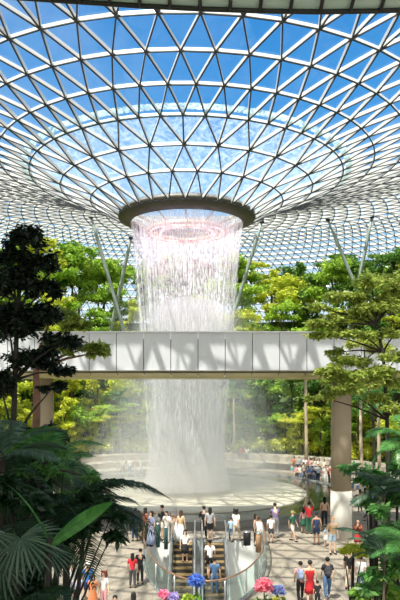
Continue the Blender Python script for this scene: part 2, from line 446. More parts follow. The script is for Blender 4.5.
# near canopy edge at the top of the picture
def arc(z, Y):
    return [at(px, py, Y) + Vector((0, 0, z)) for px, py in ((-60, -9), (20, -2), (80, 2), (140, 6), (200, 9), (260, 11), (320, 12), (380, 11), (460, 8))]
t = thing('glass_canopy', 'dark edged curved glass canopy across the top of the view', 'canopy', at(200, 9, 12))
O = at(200, 9, 12)
def rl(l): return [p-O for p in l]
bm = B(); tube(bm, rl(arc(0, 12)), .045, 8); tube(bm, rl([p+Vector((0, .05, .09)) for p in arc(0, 12)]), .04, 8); obj('edge_beam', bm, 'canopy_dark', t)
a = rl(arc(.03, 12)); b = rl([p+Vector((0, -2.6, .75)) for p in arc(0, 12)])
bm = B()
va = [bm.verts.new(p) for p in a]; vb = [bm.verts.new(p) for p in b]
for i in range(len(a)-1): bm.faces.new((va[i], va[i+1], vb[i+1], vb[i]))
obj('glass_pane', bm, mat('canopy_milk_glass', (.5, .62, .58), .25), t)
bm = B()
for i in range(17):
    u = i/16*(len(a)-1); k = min(int(u), len(a)-2); f = u-k
    p = a[k].lerp(a[k+1], f); q = b[k].lerp(b[k+1], f)
    tube(bm, [p+Vector((0, 0, -.05)), q+Vector((0, 0, -.05))], .035, 6)
obj('mullions', bm, 'canopy_dark', t)
# unseen slab over the left of the camera, added to shade the plants there
bm = B(); box(bm, (-8.3, 1.0, H+7.6), (15.2, 19.5, .6)); struct(obj('ceiling_shade_slab', bm, 'shade_slab'), 'unseen overhead slab added to shade the left plants')

# ------------------------------------------------------------------ hillside terraces
def azp(r, az): return Vector((RC.x+r*math.sin(az), RC.y+r*math.cos(az), 0))
def hz_(r):
    h = min(max(0, r-21.2)*1.05, 15)
    return 1.45+math.floor(h/1.9)*1.9+min(1, (h/1.9-math.floor(h/1.9))*3)*1.9
def tier(r0, r1, h0, h1, A0, A1, m, name, lab, n=60):
    bm = B(); rows_ = []
    for i in range(n+1):
        az = A0+(A1-A0)*i/n
        rows_.append([bm.verts.new(azp(r, az)+Vector((0, 0, z))) for r, z in ((r0, h0), (r0, h1), (r1, h1), (r1, h0))])
    for p, q in zip(rows_, rows_[1:]):
        for k in range(4): bm.faces.new((p[k], p[(k+1) % 4], q[(k+1) % 4], q[k]))
    bm.faces.new(rows_[0]); bm.faces.new(rows_[-1][::-1])
    return struct(obj(name, bm, m), lab)
AZ = 1.75
tier(13.6, 15.6, 0, .45, -1.35, 1.45, 'stone', 'trim_4', 'lowest stone seating step behind the pool')
tier(15.6, 17.4, 0, .95, -1.35, 1.45, 'stone', 'trim_5', 'middle stone seating step behind the pool')
tier(17.4, 19.2, 0, 1.5, -1.35, 1.45, 'stone', 'trim_6', 'top stone seating step behind the pool')
bm = B(); nr = 55; na = 90; G = []
for i in range(nr+1):
    r = 19.2+i*.64; row = []
    for j in range(na+1):
        az = -AZ+2*AZ*j/na; p = azp(r, az); h = hz_(r)
        row.append(bm.verts.new((p.x, p.y, h+.12*noise.noise(p*.4))))
    G.append(row)
for i in range(nr):
    for j in range(na): bm.faces.new((G[i][j], G[i][j+1], G[i+1][j+1], G[i+1][j]))
base = [bm.verts.new((v.co.x, v.co.y, -.2)) for v in G[0]]
for j in range(na): bm.faces.new((base[j], base[j+1], G[0][j+1], G[0][j]))
bmesh.ops.recalc_face_normals(bm, faces=bm.faces)
struct(obj('floor_planted_hillside', bm, 'soil', smooth=False), 'terraced planted hillside behind the pool')

# ------------------------------------------------------------------ foliage
def leaves(name, blobs, n, L, seed, wid=.45, clump=.35, flat=.5, nclump=10, droop=.3):
    rg = np.random.default_rng(seed)
    bl = np.array(blobs, float)                       # x y z rx ry rz
    w = (bl[:, 3]*bl[:, 4]*bl[:, 5])**(2/3); w /= w.sum()
    cl = []
    for b, ww in zip(bl, w):
        k = max(2, int(round(nclump*len(bl)*ww)))
        d = rg.normal(size=(k, 3)); d /= np.linalg.norm(d, axis=1)[:, None]
        d[:, 2] = np.where(d[:, 2] < -.3, -d[:, 2]*.5, d[:, 2])
        cl.append(np.hstack([b[:3]+d*b[3:]*rg.uniform(.45, 1, (k, 1)), np.tile(b[3:]*clump, (k, 1))]))
    cl = np.vstack(cl)
    idx = rg.integers(0, len(cl), n)
    d = rg.normal(size=(n, 3)); d /= np.linalg.norm(d, axis=1)[:, None]
    P = cl[idx, :3]+d*cl[idx, 3:]*rg.uniform(.2, 1.15, (n, 1))
    D = rg.normal(size=(n, 3)); D[:, 2] = D[:, 2]*.4-droop; D /= np.linalg.norm(D, axis=1)[:, None]
    Nn = rg.normal(size=(n, 3))*flat; Nn[:, 2] += 1
    S = np.cross(D, Nn); S /= np.linalg.norm(S, axis=1)[:, None]
    l = L*rg.uniform(.6, 1.25, (n, 1)); U = np.cross(S, D)
    V = np.empty((n, 4, 3)); V[:, 0] = P; V[:, 1] = P+D*l*.5+S*l*wid*.5-U*l*.06; V[:, 2] = P+D*l-U*l*.1; V[:, 3] = P+D*l*.5-S*l*wid*.5-U*l*.06
    me = bpy.data.meshes.new(name)
    me.vertices.add(4*n); me.vertices.foreach_set('co', V.reshape(-1))
    me.loops.add(4*n); me.loops.foreach_set('vertex_index', np.arange(4*n, dtype=np.int32))
    me.polygons.add(n); me.polygons.foreach_set('loop_start', np.arange(0, 4*n, 4, dtype=np.int32))
    me.update(calc_edges=True); me.validate()
    return me

def branchy(bm, h, r, rng, blobs, lean=0, n=8):
    top = Vector((lean, 0, h))
    pts = [Vector((lean*(t**1.6)+rng.uniform(-.03, .03)*h*.3*(0 < t < 1), rng.uniform(-.03, .03)*h*.3*(0 < t < 1), h*t)) for t in (0, .2, .4, .6, .8, 1)]
    tube(bm, pts, [r*1.25, r, r*.9, r*.8, r*.65, r*.4], n)
    for b in blobs:
        s = pts[rng.choice((2, 3, 4))]; e_ = Vector(b[:3])
        m_ = s.lerp(e_, .5)+Vector((0, 0, .06*h))
        tube(bm, [s, m_, e_], [r*.5, r*.35, r*.12], 6)

def proto_tree(kind, seed):
    rng = random.Random(seed); h = rng.uniform(5.5, 7.5)
    if kind == 'broad':
        bl = [(rng.uniform(-1.6, 1.6), rng.uniform(-1.4, 1.4), h*rng.uniform(.62, 1.0), rng.uniform(1.0, 1.6), rng.uniform(1.0, 1.5), rng.uniform(.6, 1.0)) for _ in range(7)]
        le = leaves('crown', bl, 4200, .36, seed, nclump=11, flat=1.1)
    elif kind == 'tall':
        bl = [(rng.uniform(-.8, .8), rng.uniform(-.8, .8), h*(.4+.13*i), 1.1-.08*i, 1.1-.08*i, .75) for i in range(6)]
        le = leaves('crown', bl, 3600, .34, seed, nclump=10, flat=1.1)
    else:
        bl = [(2.2*math.cos(a)*rng.uniform(.5, 1), 2.2*math.sin(a)*rng.uniform(.5, 1), h*rng.uniform(.75, 1.0), 1.2, 1.2, .32) for a in [i*PI/4 for i in range(8)]]
        le = leaves('crown', bl, 3600, .32, seed, nclump=10, flat=.8)
    bm = B(); branchy(bm, h*.9, .11, rng, bl, rng.uniform(-.5, .5), 6)
    tm = bpy.data.meshes.new('trunk'); bm.to_mesh(tm); bm.free()
    return le, tm, h
kinds = {'broad': 'leafy broad-crowned tree', 'tall': 'slender dense tree', 'layer': 'flat-topped layered tree'}
protos = [(k, *proto_tree(k, s)) for k, s in (('broad', 1), ('broad', 2), ('broad', 3), ('tall', 4), ('tall', 5), ('layer', 6), ('layer', 7))]
lm = {}
def forest_tree(pi, loc, s, rz, leaf, side, tier_, tr='trunk'):
    k, le, tm, h = protos[pi]
    key = (pi, leaf)
    if key not in lm:
        x = le.copy(); x.materials.append(M[leaf]); lm[key] = x
    if (pi, tr) not in lm:
        x = tm.copy(); x.materials.append(M[tr]); lm[(pi, tr)] = x
    col = {'far_tree': 'fresh green', 'far_tree2': 'yellow-green', 'far_tree3': 'deep green'}[leaf]
    t = thing('forest_tree', f'{col} {kinds[k]} {tier_} {side} of the waterfall', 'tree', loc, rz, f'trees {tier_} {side} of the waterfall')
    t.scale = (s, s, s)
    a = bpy.data.objects.new('crown', lm[key]); C.objects.link(a); a.parent = t
    b = bpy.data.objects.new('trunk', lm[(pi, tr)]); C.objects.link(b); b.parent = t
    return t
rng = random.Random(11)
for (r, step, dens) in ((20.3, 2.4, 0), (23.0, 2.4, 1), (26, 2.5, 2), (29.2, 2.6, 3), (32.5, 2.7, 4), (36, 2.8, 5)):
    az = -.95 if r > 24 else -1.2
    az_end = -az
    while az < az_end:
        rr = r+rng.uniform(-.9, .9); a = az+rng.uniform(-.03, .03)
        p = azp(rr, a); px = 200+F*p.x/p.y
        s = rng.uniform(.75, 1.1)*(.85 if r < 22 else 1.0)*(1.3 if r > 31 else 1.08)
        if -60 < px < 460:
            p.z = hz_(rr)-.1
            side = 'left' if px < 187 else 'right'
            tier_ = ['low beside the seating steps', 'on the second planted terrace', 'on the middle planted terrace', 'on the upper planted terrace', 'high on the planted terraces', 'on the topmost terrace under the roof'][dens]
            u = rng.random()
            lf = 'far_tree2' if u < .28 else ('far_tree3' if u > .72 else 'far_tree')
            if px < 150 and dens < 4 and u > .5: lf = 'far_tree2' if rng.random() < .4 else 'far_tree'
            forest_tree(rng.randrange(7), p, s, rng.uniform(0, 6.28), lf, side, tier_)
        az += step/r
for r in (19.9, 21.0):
    az = -1.15
    while az < 1.15:
        p = azp(r+rng.uniform(-.3, .5), az+rng.uniform(-.02, .02)); px = 200+F*p.x/p.y
        if -30 < px < 430:
            p.z = hz_(r)-.1
            side = 'left' if px < 187 else 'right'
            forest_tree(rng.choice((3, 4, 3, 4, 1)), p, rng.uniform(.42, .62), rng.uniform(0, 6.28), rng.choice(('far_tree', 'far_tree2', 'far_tree', 'far_tree')), side, 'by the topmost step')
        az += 1.75/r
# undergrowth
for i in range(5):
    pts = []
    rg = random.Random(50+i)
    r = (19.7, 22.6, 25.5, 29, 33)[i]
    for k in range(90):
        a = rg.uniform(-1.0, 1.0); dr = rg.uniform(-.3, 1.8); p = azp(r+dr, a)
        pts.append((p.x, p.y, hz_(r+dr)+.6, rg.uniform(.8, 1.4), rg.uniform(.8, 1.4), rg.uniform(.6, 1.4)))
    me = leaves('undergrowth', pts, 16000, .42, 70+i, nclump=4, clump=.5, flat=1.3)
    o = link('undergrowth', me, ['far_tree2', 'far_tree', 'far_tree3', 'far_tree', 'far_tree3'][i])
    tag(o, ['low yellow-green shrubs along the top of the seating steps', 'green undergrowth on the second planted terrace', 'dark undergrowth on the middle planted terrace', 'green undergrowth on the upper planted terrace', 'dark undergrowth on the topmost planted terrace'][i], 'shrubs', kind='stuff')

# palm-like fronds --------------------------------------------------
def frond(bm, L, droop, nl, ll, wl, rise=.6, seed=0, curl=.3):
    rg = random.Random(seed); pts = []
    for i in range(13):
        t = i/12; pts.append(Vector((L*t*(1-.12*t), 0, rise*L*t-droop*L*t*t)))
    tube(bm, pts, [.022*(1-t/13)+.004 for t in range(13)], 5, cap=False)
    for i in range(nl):
        t = .12+.88*i/(nl-1); u = t*12; k = min(int(u), 11); p = pts[k].lerp(pts[k+1], u-k); d = (pts[k+1]-pts[k]).normalized()
        s_ = math.sin(PI*min(1, .12+t*.95))**.6
        for sg in (-1, 1):
            l = ll*s_*rg.uniform(.85, 1.1)+.06
            dir_ = (d*.75+Vector((0, sg, 0))+Vector((0, 0, .12))).normalized(); up = Vector((0, 0, 1))
            w = wl*.5; side = d.normalized()
            a = p; m_ = p+dir_*l*.5-up*l*.04; e_ = p+dir_*l-up*l*curl
            v = [bm.verts.new(x) for x in (a-side*w*.4, a+side*w*.4, m_+side*w, e_, m_-side*w)]
            bm.faces.new((v[0], v[1], v[2], v[4])); bm.faces.new((v[4], v[2], v[3]))
def fan(bm, R, n, w, seed=0, spread=4.6):
    rg = random.Random(seed)
    for i in range(n):
        a = -spread/2+spread*i/(n-1); d = Vector((math.cos(a), math.sin(a), 0)); s = Vector((-d.y, d.x, 0))
        r = R*rg.uniform(.85, 1.08)*(1-.12*abs(a)/2); z = Vector((0, 0, 1))
        pr = []
        for t, ww in ((0.02, .2), (.35, .8), (.7, 1), (1, .05)):
            p = d*r*t-z*(.35*r*t*t)+Vector((0, 0, .02))
            pr.append((bm.verts.new(p-s*w*ww), bm.verts.new(p-z*w*.5*ww), bm.verts.new(p+s*w*ww)))
        for a_, b_ in zip(pr, pr[1:]):
            bm.faces.new((a_[0], a_[1], b_[1], b_[0])); bm.faces.new((a_[1], a_[2], b_[2], b_[1]))
def broadleaf(bm, L, W, droop, rise, tears=9):
    for i in range(tears*2):
        sg = 1 if i % 2 else -1; t0 = (i//2)/tears; t1 = t0+1/tears*.96
        def P(t, e_): 
            w = W*math.sin(PI*min(1, .08+t*.92))**.7
            return Vector((L*t+e_*w*.5, sg*e_*w, rise*L*t-droop*L*t*t+e_*w*.25-e_*e_*w*.3))
        vs = [[bm.verts.new(P(t, e_)) for e_ in (0, .33, .66, 1)] for t in (t0, (t0+t1)/2, t1)]
        for a_, b_ in zip(vs, vs[1:]):
            for k in range(3): bm.faces.new((a_[k], a_[k+1], b_[k+1], b_[k]))
    tube(bm, [(L*t, 0, rise*L*t-droop*L*t*t) for t in (0, .25, .5, .75, 1)], [.025, .02, .015, .01, .005], 5, cap=False)

fm = {}
def fmesh(kind, key, m):
    k = (kind, key, m)
    if k in fm: return fm[k]
    bm = B()
    if kind == 'frond': frond(bm, 2.0, .55, 34, .55, .055, .55, key)
    elif kind == 'arch': frond(bm, 2.4, .85, 40, .6, .05, .7, key, .45)
    elif kind == 'fan': fan(bm, .95, 26, .03, key)
    elif kind == 'broad': broadleaf(bm, 1.9, .2, .3, .5, 13)
    elif kind == 'fern': frond(bm, 1.3, .7, 44, .22, .035, .5, key, .2)
    me = bpy.data.meshes.new('leaf'); bm.normal_update(); bm.to_mesh(me); bm.free(); me.materials.append(M[m]); fm[k] = me
    return me
def palm(name, label, base, crown, kinds_, n, m, s=1.0, trunk='trunk_dark', seed=0, tr=.07, rise=0, angs=None, cat='palm'):
    rg = random.Random(seed)
    t = thing(name, label, cat, (base[0], base[1], base[2] if len(base) > 2 else 0))
    bz = base[2] if len(base) > 2 else 0
    c = Vector(crown)-Vector((base[0], base[1], bz))
    bm = B(); tube(bm, [Vector((0, 0, 0)), c*.33+Vector((.05, 0, 0)), c*.7+Vector((-.03, 0, 0)), c], [tr*1.3, tr, tr*.9, tr*.8], 8); obj('stem', bm, trunk, t)
    for i in range(n):
        a = angs[i] if angs else 2*PI*i/n*1.0+rg.uniform(-.3, .3)
        k = kinds_[i % len(kinds_)]
        o = bpy.data.objects.new('frond', fmesh(k, rg.randrange(3), m)); C.objects.link(o); o.parent = t
        tilt = rg.uniform(-.75, .45)-rise
        o.location = c+Vector((0, 0, rg.uniform(-.15, .05)))
        o.rotation_euler = ((.95 if k == 'broad' and i == 0 else rg.uniform(-.3, .3)), (-.5 if k == 'broad' and i == 0 else tilt), a); sc_ = s*rg.uniform(.8, 1.15); o.scale = (sc_,)*3
        if k == 'fan':
            p = Vector((math.cos(a)*.55, math.sin(a)*.55, .35+rg.uniform(-.3, .4)))*s
            bm = B(); tube(bm, [c, c+p*.6+Vector((0, 0, .06)), c+p], .014*s, 5); obj('leaf_stalk', bm, 'stem', t)
            o.location = c+p; o.rotation_euler = (rg.uniform(-.4, .4), rg.uniform(.1, .9), a)
    return t
def gp(px, py, Y): p = at(px, py, Y); return p
def palm_at(name, label, px, py, Y, *a, **k):
    p = at(px, py, Y); b = (p.x+k.pop('lean', .1), p.y+.1, 0)
    return palm(name, label, b, p, *a, **k)
palm_at('fan_palm', 'fan palm with long radiating grey-green leaves at the lower left', 18, 566, 8.5, ['fan'], 7, 'palm_grey', s=.6, seed=3)
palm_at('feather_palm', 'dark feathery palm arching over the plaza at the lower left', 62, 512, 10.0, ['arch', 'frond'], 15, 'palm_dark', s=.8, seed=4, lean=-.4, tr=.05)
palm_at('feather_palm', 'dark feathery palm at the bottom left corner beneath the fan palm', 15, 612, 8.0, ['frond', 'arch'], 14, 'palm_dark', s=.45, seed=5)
palm_at('feather_palm', 'silvery feathery palm below the dark tree at the left edge', 2, 455, 9.5, ['frond'], 12, 'palm_grey', s=.55, seed=6)
palm_at('feather_palm', 'tall green feathery palm in front of the left bridge column', 48, 462, 11.5, ['frond', 'arch'], 13, 'palm_mid', s=.62, seed=7)
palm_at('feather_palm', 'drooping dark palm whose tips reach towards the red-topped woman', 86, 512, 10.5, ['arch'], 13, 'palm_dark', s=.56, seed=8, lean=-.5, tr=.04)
palm_at('banana_plant', 'banana plant with one long bright green torn leaf at the left', 50, 538, 8.2, ['broad'], 3, 'broad', s=.6, lean=-.3, tr=.05, seed=9, angs=[.05, 3.3, 2.0], cat='plant')
palm_at('fan_palm', 'smaller fan palm with pale leaves above the bottom left palms', 66, 483, 10.8, ['fan'], 6, 'palm_grey', s=.42, seed=10)
palm_at('feather_palm', 'large green feathery palm at the right edge by the column', 408, 440, 12.0, ['frond', 'arch'], 13, 'palm_mid', s=.45, seed=12, trunk='trunk', tr=.03)
palm_at('feather_palm', 'dark arching palm in the bottom right corner', 413, 545, 11.0, ['arch', 'frond'], 14, 'palm_mid', s=.45, seed=13, trunk='trunk', tr=.03)
palm_at('tree_fern', 'pale fern-like plant leaning over the man in the tan shirt', 384, 490, 14.0, ['fern', 'frond'], 14, 'palm_grey', s=.5, seed=14, trunk='trunk', tr=.03)
palm_at('tree_fern', 'grey-green fern spreading in front of the two dark strollers at right', 384, 555, 13.0, ['frond', 'fern'], 12, 'palm_grey', s=.62, seed=15, trunk='trunk', tr=.03)
palm_at('feather_palm', 'low dark palm behind the right edge ferns', 414, 492, 14.5, ['arch', 'frond'], 12, 'palm_dark', s=.6, seed=16, trunk='trunk', tr=.03)

def shrub(name, label, blobs_px, Y, n, L, m, seed, base=None, tr='trunk_dark', tw=.06, wid=.45, nclump=10, depth=1.0, flat=.5, trunkpts=None, cat='tree', clump=.35, bx=None):
    bl = []
    for px, py, rx, ry in blobs_px:
        p = at(px, py, Y); rg = random.Random(int(px*7+py)); k = Y/F
        bl.append((p.x, p.y+rg.uniform(-.3, .3)*depth, p.z, rx*k, (rx+ry)/2*k*depth, ry*k))
    bx = bx if bx is not None else bl[0][0]
    O_ = Vector((bx, Y, 0))
    t = thing(name, label, cat, O_)
    bl2 = [(b[0]-O_.x, b[1]-O_.y, b[2], b[3], b[4], b[5]) for b in bl]
    me = leaves('foliage', bl2, n, L, seed, wid=wid, nclump=nclump, flat=flat, clump=clump); link('foliage', me, m, t)
    bm = B()
    if trunkpts:
        P = [at(*q, Y)-O_ for q in trunkpts]; P = [Vector((P[0].x, 0, 0))]+P
        tube(bm, P, [tw*1.3]+[tw*(1-.5*i/len(P)) for i in range(1, len(P))], 8)
        src = P
    else:
        P = [Vector((0, 0, 0)), Vector((0, 0, bl2[0][2]*.5)), Vector(bl2[0][:3])]; tube(bm, P, [tw*1.2, tw, tw*.5], 8); src = P
    rg = random.Random(seed)
    for b in bl2:
        q = Vector(b[:3]); s_ = min(src[1:], key=lambda v: (v-q).length+(2 if v.z > q.z else 0))
        if (q-s_).length > .15: tube(bm, [s_, s_.lerp(q, .5)+Vector((0, 0, .06)), q], [tw*.5, tw*.33, tw*.12], 6)
    obj('trunk', bm, tr, t)
    return t
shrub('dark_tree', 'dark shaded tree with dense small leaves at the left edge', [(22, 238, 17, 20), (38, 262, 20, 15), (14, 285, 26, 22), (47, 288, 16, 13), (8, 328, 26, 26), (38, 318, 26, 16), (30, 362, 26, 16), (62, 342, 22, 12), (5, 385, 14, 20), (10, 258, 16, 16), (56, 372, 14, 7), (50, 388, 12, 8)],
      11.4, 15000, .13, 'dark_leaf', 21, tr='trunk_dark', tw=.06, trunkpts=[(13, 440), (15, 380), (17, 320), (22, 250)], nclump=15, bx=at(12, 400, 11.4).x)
shrub('slim_tree', 'slim tree with reddish bark and spreading branch before the left column', [(60, 350, 16, 8), (85, 347, 18, 7), (96, 352, 11, 5), (55, 318, 24, 12), (75, 325, 16, 7)], 14, 4500, .15, 'fore_leaf', 22, tr='trunk_red', tw=.1,
      trunkpts=[(36, 430), (37, 400), (36, 370), (42, 345)], nclump=12, flat=.3, bx=at(36, 400, 14).x)
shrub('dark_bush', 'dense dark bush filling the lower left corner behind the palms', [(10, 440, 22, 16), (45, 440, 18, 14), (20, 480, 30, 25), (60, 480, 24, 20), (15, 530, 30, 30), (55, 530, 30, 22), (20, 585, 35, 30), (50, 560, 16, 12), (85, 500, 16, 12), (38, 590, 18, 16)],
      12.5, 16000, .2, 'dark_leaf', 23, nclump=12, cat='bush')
shrub('green_bush', 'mid-green bush catching light above the lower left palms', [(30, 440, 14, 9), (42, 452, 14, 10), (52, 470, 9, 9), (15, 455, 12, 8), (60, 500, 8, 8)], 11.6, 1500, .16, 'bush', 24, nclump=10, cat='bush')
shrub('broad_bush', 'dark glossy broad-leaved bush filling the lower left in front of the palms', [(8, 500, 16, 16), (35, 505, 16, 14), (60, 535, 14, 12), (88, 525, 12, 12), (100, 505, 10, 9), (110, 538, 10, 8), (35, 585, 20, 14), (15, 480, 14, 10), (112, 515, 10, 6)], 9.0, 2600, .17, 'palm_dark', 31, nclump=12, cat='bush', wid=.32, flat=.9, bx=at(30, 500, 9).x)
shrub('broad_bush', 'fresh green broad-leaved bush among the dark lower left foliage', [(40, 470, 16, 10), (70, 497, 12, 9), (20, 448, 14, 8), (92, 478, 8, 7), (98, 515, 8, 6), (60, 452, 10, 7)], 10.2, 1100, .16, 'palm_mid', 32, nclump=11, cat='bush', wid=.32, flat=.9, bx=at(55, 480, 10.2).x)
shrub('lacy_tree', 'large lacy olive tree with a forking dark trunk at the right', [(350, 318, 24, 9), (325, 325, 20, 7), (378, 310, 24, 12), (398, 300, 20, 14), (345, 298, 20, 9), (372, 285, 22, 12), (405, 275, 20, 10), (395, 335, 18, 6), (318, 308, 12, 5), (350, 362, 22, 8), (330, 372, 16, 7), (372, 372, 20, 9), (398, 385, 14, 9), (345, 390, 20, 9), (322, 397, 14, 6), (375, 400, 14, 8), (360, 378, 24, 8), (392, 360, 18, 8), (338, 380, 16, 7), (390, 410, 12, 8), (335, 352, 12, 5), (330, 335, 20, 7), (362, 336, 22, 7)],
      20, 21000, .17, 'fore_leaf', 25, tr='trunk_dark', tw=.075, trunkpts=[(388, 470), (387, 420), (385, 380), (383, 352), (376, 325)], nclump=14, flat=.9, bx=at(388, 470, 20).x)
shrub('leaning_tree', 'thin dark curving tree between the column and the lacy tree', [(362, 345, 18, 9), (380, 350, 15, 8), (372, 385, 12, 6)], 27, 2500, .2, 'fore_leaf', 26, tw=.07, trunkpts=[(374, 470), (374, 430), (370, 395), (365, 360)], nclump=12, bx=at(375, 470, 27).x)
shrub('bright_bush', 'bright green bush in the bottom right corner', [(366, 594, 9, 8), (380, 584, 10, 8), (392, 596, 12, 10), (356, 600, 7, 6), (396, 572, 8, 8)], 14.5, 1700, .22, 'bush', 27, nclump=12, cat='bush', bx=at(375, 590, 14.5).x)
shrub('yellow_bush', 'yellow-green shrub beside the base of the right column', [(352, 548, 9, 6), (360, 552, 7, 5), (345, 552, 5, 3)], 17, 900, .14, 'far_tree2', 28, nclump=10, cat='bush')
shrub('dark_bush', 'dark bush behind the palms at the right edge', [(398, 500, 12, 14), (388, 540, 14, 14), (400, 560, 16, 22), (396, 595, 16, 14), (400, 470, 10, 10)], 15.5, 5000, .2, 'palm_mid', 29, nclump=12, cat='bush')
shrub('leafy_bush', 'leafy dark green bush hiding the trunks at the right edge', [(376, 512, 9, 10), (390, 528, 12, 10), (380, 548, 12, 9), (372, 572, 12, 8), (392, 565, 12, 12), (365, 585, 9, 7)], 13.4, 1700, .2, 'palm_mid', 33, nclump=12, cat='bush', wid=.34, flat=.9)
shrub('broad_bush', 'glossy dark leaved bush in front of the right column foot', [(372, 478, 14, 7), (385, 488, 12, 9), (352, 468, 9, 3), (364, 500, 8, 4)], 16, 1500, .26, 'palm_mid', 30, nclump=10, cat='bush', wid=.35)

def slim_palm(px, pyb, pyt, Y, lab, m='trunk_pale', w=.13, s=.9, z=0):
    b = fl(px, pyb) if Y is None else Vector(((px-200)/F*Y, Y, z))
    p = at(px, pyt, b.y)
    palm('slim_palm', lab, (b.x, b.y, b.z), p, ['frond', 'arch'], 12, 'palm_mid' , s=s, seed=int(px), trunk=m, tr=w)
slim_palm(306, 0, 372, 60, 'slender pale-trunked palm rising behind the seated crowd', z=0, w=.16, s=1.1)
slim_palm(234, 0, 392, 65, 'slender pale-trunked palm just right of the misty waterfall foot', z=1.4, w=.13)
slim_palm(120, 0, 398, 66, 'slender palm trunk left of the misty waterfall foot', z=1.4, w=.13)
slim_palm(361, 0, 400, 45, 'thin pale-trunked palm just right of the right column', w=.12, s=.8)
slim_palm(379, 0, 396, 41, 'pale-trunked palm near the right edge behind the walkers', w=.12, s=.8)

# ------------------------------------------------------------------ waterfall
def water_mat(name, seed, amt, base=.0):
    m = bpy.data.materials.new(name); m.use_nodes = True
    nt = m.node_tree; nt.nodes.clear(); N = nt.nodes.new; L = nt.links.new
    out = N('ShaderNodeOutputMaterial'); tp = N('ShaderNodeBsdfTransparent')
    d = N('ShaderNodeBsdfDiffuse'); d.inputs[0].default_value = (.95, .96, .98, 1); tl = N('ShaderNodeBsdfTranslucent'); tl.inputs[0].default_value = (.95, .96, .98, 1)
    a = N('ShaderNodeMixShader'); a.inputs[0].default_value = .5; L(d.outputs[0], a.inputs[1]); L(tl.outputs[0], a.inputs[2])
    uv = N('ShaderNodeUVMap'); uv.uv_map = 'UVMap'
    mp = N('ShaderNodeMapping'); mp.inputs['Scale'].default_value = (230, 16, 1); mp.inputs['Location'].default_value = (seed, seed*2, 0)
    n = N('ShaderNodeTexNoise'); n.inputs['Scale'].default_value = 1; n.inputs['Detail'].default_value = 4; n.inputs['Roughness'].default_value = .65
    L(uv.outputs[0], mp.inputs[0]); L(mp.outputs[0], n.inputs['Vector'])
    mr = N('ShaderNodeMapRange'); mr.inputs[1].default_value = .45; mr.inputs[2].default_value = .68; mr.inputs[3].default_value = base; mr.inputs[4].default_value = amt
    L(n.outputs['Fac'], mr.inputs[0])
    sp = N('ShaderNodeSeparateXYZ'); L(uv.outputs[0], sp.inputs[0])
    fd = N('ShaderNodeValToRGB'); L(sp.outputs['Y'], fd.inputs[0])
    fd.color_ramp.elements[0].color = (.55, .55, .55, 1); fd.color_ramp.elements[1].position = .98; fd.color_ramp.elements[1].color = (2.0, 2.0, 2.0, 1)
    for q_, w_ in ((.6, .85), (.82, .8)): e_ = fd.color_ramp.elements.new(q_); e_.color = (w_, w_, w_, 1)
    mu = N('ShaderNodeMath'); mu.operation = 'MULTIPLY'; L(mr.outputs[0], mu.inputs[0]); L(fd.outputs[0], mu.inputs[1])
    ms = N('ShaderNodeMixShader'); L(mu.outputs[0], ms.inputs[0]); L(tp.outputs[0], ms.inputs[1]); L(a.outputs[0], ms.inputs[2])
    L(ms.outputs[0], out.inputs['Surface'])
    return m
def wr(z):   # radius of the curtain at height z
    t = 1-(z-.4)/20.0
    return 4.2-1.55*min(1, max(0, t))**.8
ZT = H+12.6
def shell(name, k, m, par, seed):
    n = 128; nz = 40; V = []; Fc = []; UV = []
    for i in range(nz+1):
        z = .45+(ZT-.45)*i/nz
        for j in range(n+1):
            a = 2*PI*j/n; r = wr(z)*k+.05*noise.noise(Vector((math.cos(a)*3, math.sin(a)*3, z*.3+seed)))
            V.append((r*math.cos(a), r*math.sin(a), z)); UV.append((j/n, z/20))
    for i in range(nz):
        for j in range(n):
            q = i*(n+1)+j; Fc.append((q, q+1, q+n+2, q+n+1))
    me = bpy.data.meshes.new(name); me.from_pydata(V, [], Fc); u = me.uv_layers.new(name='UVMap')
    for p in me.polygons:
        for li, vi in zip(p.loop_indices, p.vertices): u.data[li].uv = UV[vi]
    me.polygons.foreach_set('use_smooth', [True]*len(me.polygons))
    return link(name, me, m, par)
wf = thing('waterfall', 'tall round curtain of falling white water dropping from the roof oculus', 'waterfall', (RC.x, RC.y, 0))
shell('water_curtain', 1, water_mat('falling_water', 3, .4, .09), wf, 1)
shell('water_curtain', .86, water_mat('falling_water_inner', 8, .3, .07), wf, 5)
# strands and drops
rg = random.Random(5); V = []; Fc = []
for i in range(620):
    a = rg.uniform(0, 2*PI); k = rg.choice((1.0, 1.0, .93, .8))+rg.uniform(-.03, .03); z = ZT
    z -= rg.uniform(0, 3)
    while z > .6:
        if rg.random() > min(1, .2+max(0, z-4)/11): z -= rg.uniform(.3, 1.5); continue
        l = rg.uniform(.12, .7); w = rg.uniform(.005, .013)
        z1 = max(.5, z-l); r0, r1 = wr(z)*k, wr(z1)*k
        c, s = math.cos(a), math.sin(a); q = len(V)
        for rr, zz in ((r0, z), (r1, z1)):
            V += [(rr*c-w*s, rr*s+w*c, zz), (rr*c+w*s, rr*s-w*c, zz), ((rr+w)*c, (rr+w)*s, zz)]
        for x in range(3): Fc.append((q+x, q+(x+1) % 3, q+3+(x+1) % 3, q+3+x))
        z = z1-rg.uniform(.1, .8)
me = bpy.data.meshes.new('strands'); me.from_pydata(V, [], Fc)
sm = mat('white_water_strand', (.95, .96, .98), .3); 
o = link('water_strands', me, sm, wf); o['kind'] = 'stuff'
